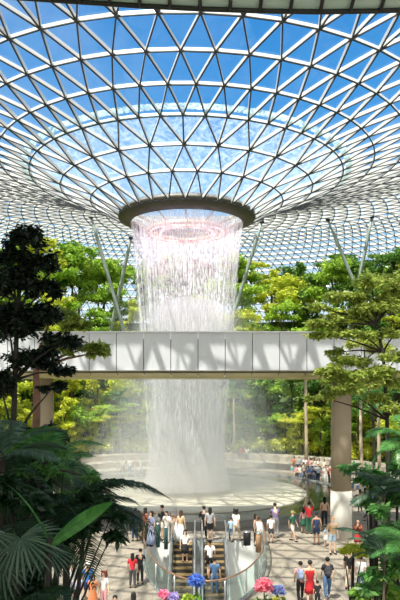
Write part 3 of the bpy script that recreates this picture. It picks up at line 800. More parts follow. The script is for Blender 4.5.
# mist volume
mm = bpy.data.materials.new('mist'); mm.use_nodes = True; nt = mm.node_tree; nt.nodes.clear()
out = nt.nodes.new('ShaderNodeOutputMaterial'); vs = nt.nodes.new('ShaderNodeVolumeScatter'); vs.inputs['Density'].default_value = .05; vs.inputs['Anisotropy'].default_value = .3
vs.inputs['Color'].default_value = (.97, .98, 1, 1)
nt.links.new(vs.outputs[0], out.inputs['Volume'])
mt = thing('mist', 'soft white mist hanging over the pool around the foot of the waterfall', 'mist', (RC.x, RC.y, .7)); mt['kind'] = 'stuff'
for pr, de in (([(7.0, 0), (6.6, 2), (5.2, 5), (4.4, 9), (4.0, 13), (.01, 14)], .05), ([(8.4, 0), (8.0, 1.5), (6.4, 5), (5.2, 9), (4.4, 13), (.01, 15)], .03),
               ([(9.8, 0), (9.4, 2), (8.2, 6), (6.8, 10), (5.2, 14), (.01, 16)], .008)):
    bm = B(); lathe(bm, pr, 48); bm.faces.new([v for v in bm.verts if abs(v.co.z) < 1e-4][::-1])
    q = mm.copy(); q.node_tree.nodes['Volume Scatter'].inputs['Density'].default_value = de
    o = obj('mist_layer', bm, q, mt, smooth=True); o['kind'] = 'stuff'
bm = B(); lathe(bm, [(3.3, .65), (2.9, 3), (2.7, 8), (2.7, 12), (2.5, 14.5), (.01, 15)], 40); bm.faces.new([v for v in bm.verts if abs(v.co.z-.65) < 1e-4][::-1])
m3 = mm.copy(); m3.node_tree.nodes['Volume Scatter'].inputs['Density'].default_value = .5
o = obj('spray_core', bm, m3, wf, smooth=True); o['kind'] = 'stuff'

# ------------------------------------------------------------------ people
def skinmesh(name, pts, eds, rad, roots, sub=1):
    me = bpy.data.meshes.new('tmp'); me.from_pydata(pts, eds, []); o = bpy.data.objects.new('tmp', me); C.objects.link(o)
    o.modifiers.new('s', 'SKIN').use_smooth_shade = True
    sv = me.skin_vertices[0].data
    for i, r in enumerate(rad):
        sv[i].radius = r if isinstance(r, tuple) else (r, r); sv[i].use_root = i in roots
    u = o.modifiers.new('u', 'SUBSURF'); u.levels = sub
    dg = bpy.context.evaluated_depsgraph_get(); ev = o.evaluated_get(dg)
    r = bpy.data.meshes.new_from_object(ev); r.name = name
    bpy.data.objects.remove(o); bpy.data.meshes.remove(me)
    r.polygons.foreach_set('use_smooth', [True]*len(r.polygons))
    return r
POSES = {}
def V3(*a): return Vector(a)
def pose(name):
    J = dict(pel=V3(0, 0, .93), sp=V3(0, 0, 1.1), ch=V3(0, -.005, 1.28), nk=V3(0, .0, 1.44), jaw=V3(0, -.012, 1.54), hd=V3(0, -.01, 1.61), cr=V3(0, 0, 1.66))
    for s, n in ((-1, 'L'), (1, 'R')):
        J['hip'+n] = V3(s*.085, 0, .88); J['kn'+n] = V3(s*.1, -.01, .48); J['an'+n] = V3(s*.11, .02, .09); J['to'+n] = V3(s*.125, -.13, .035)
        J['sh'+n] = V3(s*.175, .0, 1.38); J['el'+n] = V3(s*.24, .03, 1.11); J['wr'+n] = V3(s*.25, -.03, .86); J['hd'+n] = V3(s*.02, -.1, -1)
    if name == 'walk':
        J['knL'] = V3(-.1, -.16, .5); J['anL'] = V3(-.1, -.26, .11); J['toL'] = V3(-.11, -.4, .06)
        J['knR'] = V3(.1, .02, .48); J['anR'] = V3(.1, .26, .14); J['toR'] = V3(.11, .15, .035)
        J['elL'] = V3(-.23, .1, 1.12); J['wrL'] = V3(-.24, .06, .88); J['elR'] = V3(.23, -.04, 1.12); J['wrR'] = V3(.22, -.2, .92)
    if name == 'phone':
        for s, n in ((-1, 'L'), (1, 'R')):
            J['el'+n] = V3(s*.24, -.05, 1.12); J['wr'+n] = V3(s*.1, -.27, 1.28); J['hd'+n] = V3(-s*.4, -.6, .8)
        J['jaw'].y -= .03; J['hd'].y -= .03; J['cr'].y -= .03
    if name == 'raise':
        for s, n in ((-1, 'L'), (1, 'R')):
            J['el'+n] = V3(s*.27, -.12, 1.52); J['wr'+n] = V3(s*.15, -.22, 1.74); J['hd'+n] = V3(-s*.2, -.2, 1)
    if name == 'lean':
        for k, dy in (('sp', -.05), ('ch', -.13), ('nk', -.2), ('jaw', -.25), ('hd', -.25), ('cr', -.24)): J[k].y += dy; J[k].z -= .03
        for s, n in ((-1, 'L'), (1, 'R')):
            J['sh'+n] += V3(0, -.15, -.03); J['el'+n] = V3(s*.24, -.27, 1.1); J['wr'+n] = V3(s*.1, -.45, 1.05); J['hd'+n] = V3(-s*.3, -1, -.1)
    if name == 'hip':
        J['elR'] = V3(.36, .05, 1.16); J['wrR'] = V3(.18, -.06, 1.0); J['hdR'] = V3(-.6, -.6, -.4); J['knL'] += V3(-.02, -.05, 0)
    if name == 'sit':
        for k in ('pel', 'sp', 'ch', 'nk', 'jaw', 'hd', 'cr', 'shL', 'shR', 'elL', 'elR', 'hipL', 'hipR'): J[k].z -= .39
        for s, n in ((-1, 'L'), (1, 'R')):
            J['kn'+n] = V3(s*.13, -.42, .52); J['an'+n] = V3(s*.12, -.42, .09); J['to'+n] = V3(s*.13, -.57, .035)
            J['wr'+n] = V3(s*.13, -.27, .62); J['hd'+n] = V3(0, -1, -.1)
    return J
def body_mesh(pn):
    if ('b', pn) in POSES: return POSES[('b', pn)]
    J = pose(pn); P = []; E = []; R = []; roots = set()
    def add(p, r, par=None):
        P.append(tuple(p)); R.append(r); 
        if par is not None: E.append((par, len(P)-1))
        return len(P)-1
    pe = add(J['pel'], (.13, .10)); roots.add(pe)
    sp = add(J['sp'], (.115, .09), pe); ch = add(J['ch'], (.14, .10), sp); nk = add(J['nk'], .055, ch)
    jw = add(J['jaw'], (.06, .068), nk); hd = add(J['hd'], (.078, .092), jw); add(J['cr'], (.062, .075), hd)
    add(J['jaw'].lerp(J['hd'], .45)+V3(0, -.115, 0), .011, hd) if False else None
    for n in 'LR':
        s = -1 if n == 'L' else 1
        h = add(J['hip'+n], .088, pe); m1 = add(J['hip'+n].lerp(J['kn'+n], .5), .075, h); k = add(J['kn'+n], .055, m1)
        c = add(J['kn'+n].lerp(J['an'+n], .35)+V3(0, .01, 0), .055, k); a = add(J['an'+n], .036, c); add(J['to'+n], (.042, .026), a)
        sh = add(J['sh'+n], .055, ch); e1 = add(J['el'+n], .038, sh); w = add(J['wr'+n], .026, e1)
        d = J['hd'+n].normalized(); pm = J['wr'+n]+d*.075; add(pm, (.036, .02), w)
        sd = d.cross(V3(0, 1, 0) if abs(d.y) < .9 else V3(0, 0, 1)).normalized(); nn = d.cross(sd)
        for i, L in enumerate((.07, .082, .076, .058)):      # four fingers
            b0 = pm+sd*((i-1.5)*.019)+d*-.01; r0 = add(b0, .009); roots.add(r0)
            r1 = add(b0+d*(L*.55)+nn*.008, .0085, r0); add(b0+d*L+nn*.03, .007, r1)
        b0 = J['wr'+n]+d*.03; r0 = add(b0-sd*.015, .011); roots.add(r0)
        r1 = add(b0-sd*.045+d*.03, .010, r0); add(b0-sd*.055+d*.065+nn*.01, .008, r1)
    me = skinmesh('body', P, E, R, roots)
    bm = B(); bm.from_mesh(me); hd_ = J['hd']
    ell(bm, hd_+V3(0, -.098, -.028), (.013, .02, .02), u=8, v=6)
    for s in (-1, 1): ell(bm, hd_+V3(s*.08, .008, -.02), (.012, .02, .03), u=8, v=6)
    bm.to_mesh(me); bm.free(); POSES[('b', pn)] = me
    return me
def cloth_mesh(pn, kind):
    if (kind, pn) in POSES: return POSES[(kind, pn)]
    J = pose(pn); P = []; E = []; R = []
    def add(p, r, par=None):
        P.append(tuple(p)); R.append(r)
        if par is not None: E.append((par, len(P)-1))
        return len(P)-1
    g = .018
    if kind in ('tee', 'long', 'tank', 'dress_top'):
        pe0 = add(J['pel']+V3(0, 0, -.09), (.15, .12)); pe = add(J['pel']+V3(0, 0, -.0), (.15, .12), pe0); sp = add(J['sp'], (.14, .108), pe); ch = add(J['ch'], (.162, .118), sp); add(J['nk']+V3(0, 0, -.03), (.075, .07), ch)
        for n in 'LR':
            sh = add(J['sh'+n], .072, ch)
            if kind == 'tee': add(J['sh'+n].lerp(J['el'+n], .75), .058, sh)
            if kind == 'long': e1 = add(J['el'+n], .053, sh); add(J['el'+n].lerp(J['wr'+n], .93), .036, e1)
        me = skinmesh('top', P, E, R, {0})
    elif kind in ('trousers', 'shorts'):
        pe0 = add(J['pel']+V3(0, 0, .12), (.13, .1)); pe = add(J['pel'], (.148, .118), pe0)
        for n in 'LR':
            h = add(J['hip'+n], .105, pe); m1 = add(J['hip'+n].lerp(J['kn'+n], .5), .093, h)
            if kind == 'shorts': add(J['hip'+n].lerp(J['kn'+n], .82), .09, m1)
            else:
                k = add(J['kn'+n], .073, m1); c = add(J['kn'+n].lerp(J['an'+n], .5), .068, k); add(J['an'+n]+V3(0, 0, .03), .055, c)
        me = skinmesh('bottom', P, E, R, {0})
    elif kind in ('skirt', 'long_skirt'):
        z1 = J['pel'].z+.06; z0 = .5 if kind == 'skirt' else .12; bm = B(); w = .22 if kind == 'skirt' else .3
        sh = .3 if pn == 'sit' else 0
        pr = [(.135, z1), (.175, z1-.15), (.5*(.175+w), (z1+z0)/2-.05), (w, z0), (w-.02, z0), (.15, z1-.2)]
        lathe(bm, pr, 24, (0, 0, 0), sy=.8)
        for v in bm.verts: v.co.z += .0; v.co *= 1; v.co.x *= 1+.04*math.sin(9*math.atan2(v.co.y, v.co.x))*(1 if v.co.z < z1-.3 else 0)
        if pn == 'sit':
            for v in bm.verts: v.co.y -= max(0, (z1-v.co.z))*.9; v.co.z = max(v.co.z, .3)
        me = bpy.data.meshes.new('bottom'); bm.to_mesh(me); bm.free()
    POSES[(kind, pn)] = me
    return me
def small_mesh(pn, kind):
    if (kind, pn) in POSES: return POSES[(kind, pn)]
    J = pose(pn); bm = B(); h = J['hd']
    if kind == 'shoeL' or kind == 'shoeR':
        n = kind[-1]; d = J['to'+n]-J['an'+n]; z = J['to'+n].z
        a = math.atan2(-d.x, d.y)
        ell(bm, (J['an'+n]+J['to'+n])/2+V3(0, -.02, 0)-V3(0, 0, (J['an'+n].z-J['to'+n].z)/2-.005), (.05, .135, .042), Matrix.Rotation(a, 4, 'Z'))
    if kind in ('short', 'long', 'bun', 'curly', 'hijab', 'cap'):
        ell(bm, h+V3(0, .016, .03), (.094, .108, .088))
        for v in bm.verts:      # hairline: keep the face clear
            if v.co.y < h.y-.045 and v.co.z < h.z+.045: v.co.y = h.y-.045+(v.co.y-h.y+.045)*.05
        if kind == 'long': ell(bm, h+V3(0, .065, -.12), (.085, .05, .2)); ell(bm, h+V3(.07, .02, -.08), (.03, .06, .13)); ell(bm, h+V3(-.07, .02, -.08), (.03, .06, .13))
        if kind == 'bun': ell(bm, h+V3(0, .08, .1), (.055, .055, .05))
        if kind == 'curly':
            r_ = random.Random(1)
            for _ in range(30):
                a = r_.uniform(-.4, PI+.4); z_ = r_.uniform(-.12, .13); ell(bm, h+V3(.11*math.cos(a), .02+.1*math.sin(a), z_), (.042,)*3, u=8, v=6)
        if kind == 'hijab':
            ell(bm, h+V3(0, .02, -.02), (.1, .11, .12)); lathe(bm, [(.09, -.08), (.13, -.18), (.19, -.3), (.17, -.31)], 16, h, sy=.75)
        if kind == 'cap': lathe(bm, [(.1, .05), (.1, .09), (.07, .13), (.01, .14)], 20, h+V3(0, .01, 0)); ell(bm, h+V3(0, -.13, .055), (.075, .07, .012))
    if kind in ('eyeL', 'eyeR'):
        s = -1 if kind == 'eyeL' else 1; ell(bm, h+V3(s*.032, -.089, .0), (.013, .008, .009), u=8, v=6)
    if kind == 'mouth': ell(bm, h+V3(0, -.083, -.065), (.024, .008, .008), u=8, v=6)
    me = bpy.data.meshes.new(kind); bm.to_mesh(me); bm.free(); me.polygons.foreach_set('use_smooth', [True]*len(me.polygons)); POSES[(kind, pn)] = me
    return me
mc = {}
def cm(col, r=.75):
    k = tuple(round(c, 3) for c in col)+(r,)
    if k not in mc: mc[k] = mat('fabric_%d' % len(mc), col, r, vary=.08, scale=20)
    return mc[k]
def mk(name, me, m, parent):
    if not me.materials: me.materials.append(None)
    o = bpy.data.objects.new(name, me); C.objects.link(o); o.parent = parent
    o.material_slots[0].link = 'OBJECT'; o.material_slots[0].material = m
    return o
SK = {'a': (.55, .34, .24), 'b': (.38, .21, .13), 'c': (.66, .45, .34), 'd': (.16, .085, .05)}
COL = dict(white=(.82, .82, .8), black=(.015, .015, .018), navy=(.02, .035, .09), blue=(.04, .16, .5), grey=(.3, .3, .32), cream=(.7, .63, .5), red=(.5, .02, .03), pink=(.75, .4, .42), lav=(.42, .46, .68), denim=(.08, .16, .3),
           ltblue=(.35, .5, .62), green=(.03, .13, .08), tan=(.55, .38, .22), orange=(.6, .2, .08), brown=(.12, .06, .03), beige=(.5, .42, .32), teal=(.04, .35, .33), rust=(.35, .1, .05), yellow=(.6, .5, .12), dblue=(.03, .06, .14), purple=(.14, .1, .2), dgrey=(.06, .06, .07))
HC = {'k': (.012, .01, .009), 'br': (.07, .035, .02), 'gr': (.35, .35, .36), 'w': (.75, .73, .68), 'y': (.5, .45, .15), 'rd': (.2, .05, .03), 'or': (.5, .2, .06)}
def person(label, loc, h=1.65, pn='stand', face=0, top=('tee', 'white'), bot=('trousers', 'black'), hair=('short', 'k'), skin='a', shoes='black', group=None, small=False):
    k = h/1.72; J = pose(pn)
    t = thing('person', label, 'person', loc, face, group); t.scale = (k, k, k)
    mk('body', body_mesh(pn), cm(SK[skin], .55), t)
    if top: mk('top', cloth_mesh(pn, top[0]), cm(COL[top[1]]), t)
    mk('skirt' if 'skirt' in bot[0] else bot[0], cloth_mesh(pn, bot[0]), cm(COL[bot[1]]), t)
    mk('headscarf' if hair[0] == 'hijab' else ('cap' if hair[0] == 'cap' else 'hair'), small_mesh(pn, hair[0]), cm(HC[hair[1]]), t)
    if not small:
        for s in 'LR': mk('shoe', small_mesh(pn, 'shoe'+s), cm(COL[shoes]), t)
        if abs(face) < 1.4:
            [mk('eye', small_mesh(pn, 'eye'+s), cm((.03, .02, .02), .3), t) for s in 'LR']; mk('mouth', small_mesh(pn, 'mouth'), cm((.4, .12, .1), .5), t)
    return t
def P(px, ptop, pfeet, *a, **k):
    """stand somebody on the plaza: pixel column, head row, feet row"""
    p = fl(px, pfeet); h = H-(ptop-HY)/F*(-1)*0 if False else (pfeet-ptop)/F*p.y
    k.setdefault('h', min(1.88, max(1.0, h)))
    return person(a[0], p, **k)
BK = PI
P(135, 508, 541, 'man in dark blue shirt at the left end of the pool kerb', face=BK, top=('tee', 'dblue'), bot=('trousers', 'dblue'), hair=('short', 'k'), pn='lean')
P(141, 516, 541, 'child in black between the dark blue man and the long-haired woman', face=BK, top=('tee', 'black'), bot=('shorts', 'black'))
P(145.5, 507.5, 542, 'long-haired woman in brown by the pool kerb at left', face=2.2, top=('tee', 'rust'), bot=('long_skirt', 'brown'), hair=('long', 'k'))
P(151.5, 511, 546, 'woman in a pale lavender dress by the pool kerb', face=-.9, top=('tee', 'lav'), bot=('long_skirt', 'lav'), hair=('long', 'k'), skin='c')
P(162.5, 505, 540, 'tall man in black top turned sideways at the pool kerb', face=-1.5, top=('long', 'black'), bot=('shorts', 'cream'), pn='phone')
P(166.8, 511, 543, 'person in white shirt with dark hair beside the man in black', face=-.5, top=('tee', 'white'), bot=('trousers', 'white'), pn='phone', skin='c')
P(171.5, 515, 542, 'small child in cream clothes in front of the pool kerb', face=.6, top=('tee', 'cream'), bot=('shorts', 'cream'), hair=('short', 'br'))
P(175.3, 507.5, 541, 'person in a grey headscarf and white robe by the pool', face=BK, top=('long', 'grey'), bot=('long_skirt', 'white'), hair=('hijab', 'gr'))
P(181, 510, 543, 'woman in bare-shouldered beige top and long white skirt', face=2.6, top=('tank', 'tan'), bot=('long_skirt', 'white'), hair=('long', 'br'), skin='c')
P(204, 506, 539, 'person all in black with folded arms facing the waterfall', face=BK, top=('long', 'black'), bot=('trousers', 'black'), hair=('short', 'k'), pn='phone')
P(210, 507, 541, 'long-haired woman in grey top and black shorts facing the waterfall', face=BK, top=('tee', 'grey'), bot=('shorts', 'black'), hair=('long', 'k'), skin='c')
P(231, 517, 541, 'child in grey-blue beside the curly-haired person', face=BK, top=('tee', 'ltblue'), bot=('trousers', 'denim'))
P(236, 509, 542, 'curly-haired person in white patterned shirt at the pool', face=2.5, top=('tee', 'white'), bot=('trousers', 'beige'), hair=('curly', 'k'), pn='walk')
P(255.5, 514, 545, 'brown-haired woman in dark top just behind the white jacket', face=1.2, top=('long', 'brown'), bot=('trousers', 'black'), hair=('long', 'br'), skin='c')
P(259, 517, 546, 'person in a white jacket seen from behind near the wooden post', face=2.4, top=('long', 'white'), bot=('shorts', 'cream'), hair=('short', 'br'), pn='walk')
P(271, 515, 543, 'person in white top and dark shorts right of the well', face=BK, top=('tee', 'white'), bot=('shorts', 'dgrey'), hair=('short', 'k'))
P(275.5, 502, 538, 'man in purple-black shirt and grey trousers leaning at the pool', face=BK, top=('tee', 'purple'), bot=('trousers', 'grey'), hair=('short', 'k'), pn='lean')
P(292.5, 511, 541, 'person in green shirt and yellow cap walking by the pool', face=.8, top=('tee', 'green'), bot=('shorts', 'cream'), hair=('cap', 'y'), pn='walk')
P(303.5, 508, 533, 'woman in pink-grey top and green skirt beside the red shirt', face=BK, top=('tee', 'pink'), bot=('skirt', 'green'), hair=('long', 'k'))
P(309, 502, 534, 'person in dark red shirt raising both arms with a camera', face=BK, top=('tee', 'red'), bot=('trousers', 'green'), hair=('short', 'k'), pn='raise')
P(316.5, 512, 545, 'man in navy sleeveless shirt and shorts left of the column', face=BK, top=('tank', 'navy'), bot=('shorts', 'navy'), hair=('short', 'k'), skin='b')
P(324.5, 497, 527, 'slim person in black standing by the water behind the navy shirt', face=BK, top=('long', 'black'), bot=('trousers', 'black'), hair=('long', 'k'))
P(332.5, 517, 554, 'man in open tan shirt and pale blue shorts before the column', face=.1, top=('tee', 'tan'), bot=('shorts', 'ltblue'), hair=('short', 'or'), skin='c')
P(325.5, 526, 546, 'child in pale dress beside the man in the tan shirt', face=1.0, top=('tee', 'ltblue'), bot=('skirt', 'white'), hair=('short', 'k'))
P(358, 519, 551, 'woman in orange top and dark red skirt right of the column', face=-.3, top=('tee', 'orange'), bot=('skirt', 'red'), hair=('long', 'rd'), pn='phone')
P(367.5, 496, 521, 'dark-clothed person striding on the right behind the column', face=1.6, top=('tee', 'black'), bot=('trousers', 'black'), pn='walk')
P(360, 489, 512, 'person in black standing on the walkway right of the column', face=BK, top=('long', 'black'), bot=('trousers', 'dgrey'), hair=('long', 'k'))
P(374, 500, 519, 'child in black following the striding person', face=1.6, top=('tee', 'black'), bot=('shorts', 'dgrey'))
w327 = P(327.5, 557, 600, 'person with grey backpack and blue jeans walking away at lower right', face=BK, top=('tee', 'black'), bot=('trousers', 'denim'), hair=('short', 'k'), pn='walk', shoes='white')
w310 = P(310, 560, 606, 'woman in a sleeveless red dress walking away at the bottom right', face=BK, top=('tank', 'red'), bot=('skirt', 'red'), hair=('short', 'k'), pn='walk')
w300 = P(300.5, 561, 603, 'person in pale pink tee and black trousers walking away', face=BK, top=('tee', 'pink'), bot=('trousers', 'black'), hair=('short', 'k'), pn='walk')
P(317.5, 583, 608, 'child in black beside the red dress at the bottom edge', face=BK, top=('tee', 'black'), bot=('trousers', 'black'))
P(349, 550, 588, 'person in dark clothes half hidden by ferns at lower right', face=2.8, top=('tee', 'black'), bot=('shorts', 'beige'), pn='walk')
P(361, 556, 592, 'person in white shirt and blue jeans beside the ferns at lower right', face=2.8, top=('tee', 'white'), bot=('trousers', 'denim'))
P(88, 562, 604, 'man in bright blue shirt and white cap at lower left', face=.1, top=('tee', 'blue'), bot=('shorts', 'navy'), hair=('cap', 'w'), skin='b')
P(93, 574, 612, 'woman in an orange patterned dress before the blue shirt', face=-.2, top=('tee', 'orange'), bot=('long_skirt', 'orange'), hair=('long', 'br'))
P(104, 571, 611, 'curly red-haired woman in white top and pink trousers', face=-.5, top=('tee', 'white'), bot=('trousers', 'pink'), hair=('curly', 'rd'), skin='c')
P(78, 574, 611, 'long-haired woman in lavender top beside the lower left palm', face=.4, top=('tee', 'lav'), bot=('trousers', 'white'), hair=('long', 'k'))
P(72, 562, 604, 'person in white shirt partly behind the lower left palm', face=.8, top=('tee', 'white'), bot=('trousers', 'grey'))
P(115, 595, 640, 'short dark-haired person at the bottom edge near the pink trousers', face=.3, top=('tee', 'black'), bot=('trousers', 'black'))
P(133.5, 592, 640, 'long dark-haired person at the bottom edge left of the well', face=BK, top=('tee', 'black'), bot=('trousers', 'black'), hair=('long', 'k'))
P(132.5, 553, 588, 'woman in red top standing below the palm tips', face=BK, top=('tee', 'red'), bot=('trousers', 'dgrey'), hair=('long', 'k'))
P(140, 549, 584, 'person in black bending beside the woman in red', face=BK, top=('tee', 'black'), bot=('trousers', 'black'), pn='lean')
def esc_z(Y): return -.5*(WY-.35-Y)-.07 if Y < WY-.35 else 0
Y = 31.9; person('woman in pinkish white top and black skirt riding the left escalator', (-.75, Y, esc_z(Y)+.07), 1.6, 'hip', .15, ('tee', 'white'), ('skirt', 'black'), ('long', 'k'), 'c')
Y = 31.0; person('man in white shirt and black shorts riding down the right escalator', (.48, Y, esc_z(Y)+.07), 1.78, 'walk', BK, ('tee', 'white'), ('shorts', 'black'), ('short', 'k'), 'b')
Y = 29.85; person('man in blue shirt and jeans lowest on the right escalator', (.68, Y, esc_z(Y)+.07), 1.8, 'stand', BK, ('tee', 'denim'), ('trousers', 'denim'), ('short', 'k'), 'a')
# seated and standing crowd on the steps, far away
rg = random.Random(3); cols = list(COL)
crowd = []
def far(px, py_feet, z, pn, top, bot, hair, label, h=1.62, face=None):
    Y = (H-z)*F/(py_feet-HY)
    return person(label, ((px-200)/F*Y, Y, z), h, pn, rg.uniform(-.8, .8) if face is None else face, top, bot, hair, rg.choice('abc'), small=True, group='visitors around the seating steps')
def azx(px, r):
    # point on the back arc of radius r seen in column px
    k = (px-200)/F
    a = k*k+1; bq = 2*(k*(-RC.x)-RC.y); cq = RC.x**2+RC.y**2-r*r
    Yq = (-bq+math.sqrt(max(0, bq*bq-4*a*cq)))/(2*a); return Vector((k*Yq, Yq, 0))
words = {'teal': 'teal', 'pink': 'pink', 'white': 'white', 'blue': 'blue', 'red': 'red', 'cream': 'cream', 'black': 'black', 'ltblue': 'pale blue', 'grey': 'grey', 'orange': 'orange', 'lav': 'lavender', 'tan': 'tan', 'yellow': 'yellow', 'navy': 'navy'}
seat = [(292, 0, 'teal'), (296, 0, 'pink'), (300, 0, 'white'), (303.5, 0, 'teal'), (308, 0, 'blue'), (312, 0, 'blue'), (316, 0, 'black'), (320, 0, 'grey'), (305, 1, 'white'), (310, 1, 'pink'), (314, 1, 'cream'), (299, 1, 'ltblue'), (319, 1, 'white'), (324, 1, 'cream'), (294, 1, 'orange'), (356, 0, 'white'), (363, 0, 'grey'), (370, 0, 'white'), (377, 0, 'pink'), (367, 1, 'cream'), (384, 0, 'tan'), (241, 2, 'red'), (247, 2, 'white'), (118, 0, 'grey'), (126, 0, 'white')]
for i, (px, lv, c) in enumerate(seat):
    r, z = ((13.9, .0), (15.9, .5), (17.7, 1.05))[lv]
    p = azx(px, r); p.z = z-(.02 if lv else .0)
    az = math.atan2(p.x-RC.x, p.y-RC.y)
    person(f"visitor in {words[c]} seated on the {['lowest', 'middle', 'top'][lv]} stone step {'left of the waterfall' if px < 187 else ('between waterfall and column' if px < 341 else 'right of the column')}, number of rows up {['one','two','three'][lv]}".split(', number')[0],
           p, 1.62, 'sit', -az+rg.uniform(-.3, .3), ('tee', c), ('trousers', rg.choice(('black', 'denim', 'beige'))), (rg.choice(('short', 'long')), rg.choice(('k', 'br'))), rg.choice('abc'), small=True, group='visitors seated on the stone steps')
stand = [(304, 12.6, 'cream'), (326, 12.7, 'white'), (328, 12.9, 'red'), (318, 12.6, 'ltblue'), (135, 12.8, 'pink'), (130, 12.6, 'white'), (123, 12.9, 'cream'), (141, 12.7, 'white'), (176, 12.7, 'pink'), (187, 12.7, 'red'), (193, 12.9, 'white'), (344.5, 12.9, 'white'), (383, 12.8, 'orange')]
for px, r, c in stand:
    p = azx(px, r+.3)
    person(f"visitor in {words[c]} standing behind the pool {'left of the waterfall' if px < 150 else ('behind the falling water' if px < 225 else 'near the seated crowd')}", p, 1.65, rg.choice(('stand', 'walk', 'phone')), rg.uniform(-1, 1), ('tee', c), ('trousers', rg.choice(('white', 'black', 'denim'))), ('short', rg.choice(('k', 'br'))), rg.choice('abc'), small=True, group='visitors standing behind the pool')

# backpacks
def backpack(pers, label, m):
    k = pers.scale[0]; q = Matrix.Rotation(pers.rotation_euler.z, 4, 'Z')
    loc = Vector(pers.location)+(q @ Vector((0, .17, 1.0)))*k
    t = thing('backpack', label, 'bag', loc, pers.rotation_euler.z); t.scale = (k,)*3
    bm = B(); ell(bm, (0, 0, .2), (.15, .085, .22), u=16, v=12); obj('bag_body', bm, m, t)
    bm = B(); ell(bm, (0, .07, .12), (.11, .05, .1)); obj('front_pocket', bm, m, t)
    bm = B()
    for s in (-1, 1): tube(bm, [(s*.1, -.05, .38), (s*.11, -.18, .46), (s*.12, -.31, .36), (s*.13, -.29, .15), (s*.12, -.08, .02)], .018, 6)
    obj('strap', bm, m, t)
backpack(w327, 'dark grey backpack on the person in blue jeans', cm(COL['dgrey']))
backpack(w300, 'blue and white backpack on the person in pale pink tee', cm((.25, .33, .5)))

# ------------------------------------------------------------------ bins, planter, posts
def bollard(px, py, w, h, m, name, label, cat, capm='chrome'):
    p = fl(px, py); t = thing(name, label, cat, p)
    bm = B(); lathe(bm, [(w, 0), (w, h*.93), (w*.9, h*.95)], 20, capt=True); obj('body', bm, m, t)
    bm = B(); lathe(bm, [(w*1.06, h*.95), (w*1.06, h), (w*.5, h*1.02)], 20, capt=True); obj('top_cap', bm, capm, t)
bollard(158, 547, .1, 1.2, 'green_bin', 'bollard', 'dark green round bollard left of the escalators, behind the well', 'bollard')
bollard(166, 549, .1, 1.1, 'green_bin', 'bollard', 'dark green round bollard next to the left escalator landing', 'bollard')
bollard(247, 545, .19, .7, 'black', 'litter_bin', 'black round bin right of the escalators', 'bin')
bollard(258.5, 552, .14, .95, 'wood', 'wooden_post', 'brown wooden post beside the right curve of the railing', 'post')

# giant flowers by the railing
def bloom(px, py, rpx, Y, col, label, n=150):
    p = at(px, py, Y); R = rpx/F*Y
    t = thing('flower_ball', label, 'flower', (p.x, p.y, 0))
    bm = B(); lathe(bm, [(.17, 0), (.22, .3), (.2, .3), (.18, .25)], 20, capt=False); box(bm, (0, 0, .2), (.26, .26, .06)); obj('pot', bm, 'black', t)
    bm = B(); tube(bm, [(0, 0, .1), (.02, 0, p.z*.6), (0, 0, p.z-R*.5)], .025, 6); obj('stem', bm, 'stem', t)
    me = leaves('petals', [(0, 0, p.z, R*.8, R*.8, R*.8)], n*8, R*.42, int(px), wid=.8, nclump=34, clump=.28, flat=1.5, droop=-.1)
    link('petals', me, leafmat('petal_%d' % px, col, .3), t)
    me = leaves('foliage', [(0, 0, max(.4, p.z-R*1.5), R*.9, R*.9, .18)], 60, .24, int(px)+1, wid=.5); link('foliage', me, 'bush', t)
bloom(264, 588, 10, 21.6, [(.7, .06, .14), (.85, .2, .3), (.9, .4, .45)], 'giant pink flower ball right of centre at the bottom')
bloom(278, 592, 7, 21.9, [(.2, .3, .65), (.35, .45, .8), (.5, .55, .85)], 'pale blue flower ball touching the pink one at the bottom')
bloom(196, 583, 9, 21.7, [(.06, .16, .6), (.15, .3, .75), (.3, .42, .85)], 'bright blue flower ball in front of the escalators')
bloom(164, 596, 7, 21.4, [(.75, .1, .25), (.85, .25, .4), (.8, .5, .7)], 'pink flower ball left of the escalators at the bottom edge')
bloom(174, 598, 6.5, 21.2, [(.35, .3, .6), (.55, .45, .8)], 'lilac flower ball beside the left pink one')
bloom(187, 600, 7, 21.0, [(.3, .45, .04), (.45, .6, .08)], 'lime green flower ball at the bottom edge')
bloom(276, 604, 7, 20.8, [(.4, .4, .04), (.55, .55, .1)], 'yellow-green flower ball under the pale blue one')

# ------------------------------------------------------------------ light, sky, camera
sd = bpy.data.lights.new('sun', 'SUN'); sd.energy = 8.6; sd.angle = .009; sd.color = (1, .94, .82)
so = bpy.data.objects.new('sun', sd); C.objects.link(so)
so.rotation_euler = Vector((.31, .44, -1)).to_track_quat('-Z', 'Y').to_euler(); so.location = (-20, -20, 60)
for k in range(8):
    a = PI/8+k*PI/4
    ld = bpy.data.lights.new('ring_lamp', 'POINT'); ld.energy = 48; ld.color = (1, .6, .9); ld.shadow_soft_size = .35
    o = bpy.data.objects.new('ring_lamp', ld); C.objects.link(o); o.location = (RC.x+2.4*math.cos(a), RC.y+2.4*math.sin(a), H+11.4)
w = bpy.data.worlds.new('sky'); sc.world = w; w.use_nodes = True; nt = w.node_tree; nt.nodes.clear(); N = nt.nodes.new; L = nt.links.new
out = N('ShaderNodeOutputWorld'); bg = N('ShaderNodeBackground'); bg.inputs[1].default_value = 1.15
tc = N('ShaderNodeTexCoord'); sx = N('ShaderNodeSeparateXYZ'); L(tc.outputs['Generated'], sx.inputs[0])
r = N('ShaderNodeValToRGB'); r.color_ramp.elements[0].position = 0; r.color_ramp.elements[0].color = (1, .96, .88, 1)
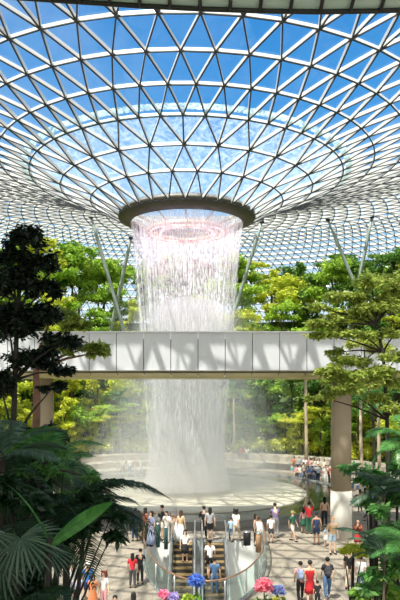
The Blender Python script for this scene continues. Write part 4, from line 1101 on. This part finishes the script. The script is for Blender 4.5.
r.color_ramp.elements[1].position = .75; r.color_ramp.elements[1].color = (.025, .17, .48, 1)
for ps, c in ((.22, (.36, .62, .88, 1)), (.40, (.06, .29, .66, 1)), (.55, (.032, .225, .58, 1))):
    e_ = r.color_ramp.elements.new(ps); e_.color = c
L(sx.outputs['Z'], r.inputs['Fac'])
n = N('ShaderNodeTexNoise'); n.inputs['Scale'].default_value = 2.2; n.inputs['Detail'].default_value = 7; n.inputs['Roughness'].default_value = .6; n.inputs['Distortion'].default_value = .6
L(tc.outputs['Generated'], n.inputs['Vector'])
mr = N('ShaderNodeMapRange'); mr.inputs[1].default_value = .52; mr.inputs[2].default_value = .75; mr.inputs[4].default_value = .2; L(n.outputs['Fac'], mr.inputs[0])
mx = N('ShaderNodeMixRGB'); L(mr.outputs[0], mx.inputs[0]); L(r.outputs['Color'], mx.inputs[1]); mx.inputs[2].default_value = (.85, .9, .95, 1)
mb = N('ShaderNodeMapRange'); mb.inputs[1].default_value = .05; mb.inputs[2].default_value = -.35; mb.inputs[3].default_value = 0; mb.inputs[4].default_value = 1; L(sx.outputs['Y'], mb.inputs[0])
m4 = N('ShaderNodeMixRGB'); L(mb.outputs[0], m4.inputs[0]); L(mx.outputs[0], m4.inputs[1]); m4.inputs[2].default_value = (1.5, 1.42, 1.3, 1)
L(m4.outputs[0], bg.inputs[0]); L(bg.outputs[0], out.inputs[0])

cd = bpy.data.cameras.new('camera'); co = bpy.data.objects.new('camera', cd); C.objects.link(co); sc.camera = co
co.location = (0, 0, H); co.rotation_euler = (PI/2, 0, 0)
cd.sensor_width = 36; cd.sensor_fit = 'VERTICAL'; cd.sensor_height = 36; cd.lens = F/600*36; cd.shift_y = (HY-300)/600; cd.clip_end = 1000; cd.clip_start = .1
sc.view_settings.view_transform = 'Standard'; sc.view_settings.look = 'None'; sc.view_settings.gamma = 1; sc.view_settings.exposure = 0.15
sc.cycles.transparent_max_bounces = 24; sc.cycles.volume_bounces = 3; sc.cycles.diffuse_bounces = 5; sc.cycles.max_bounces = 14
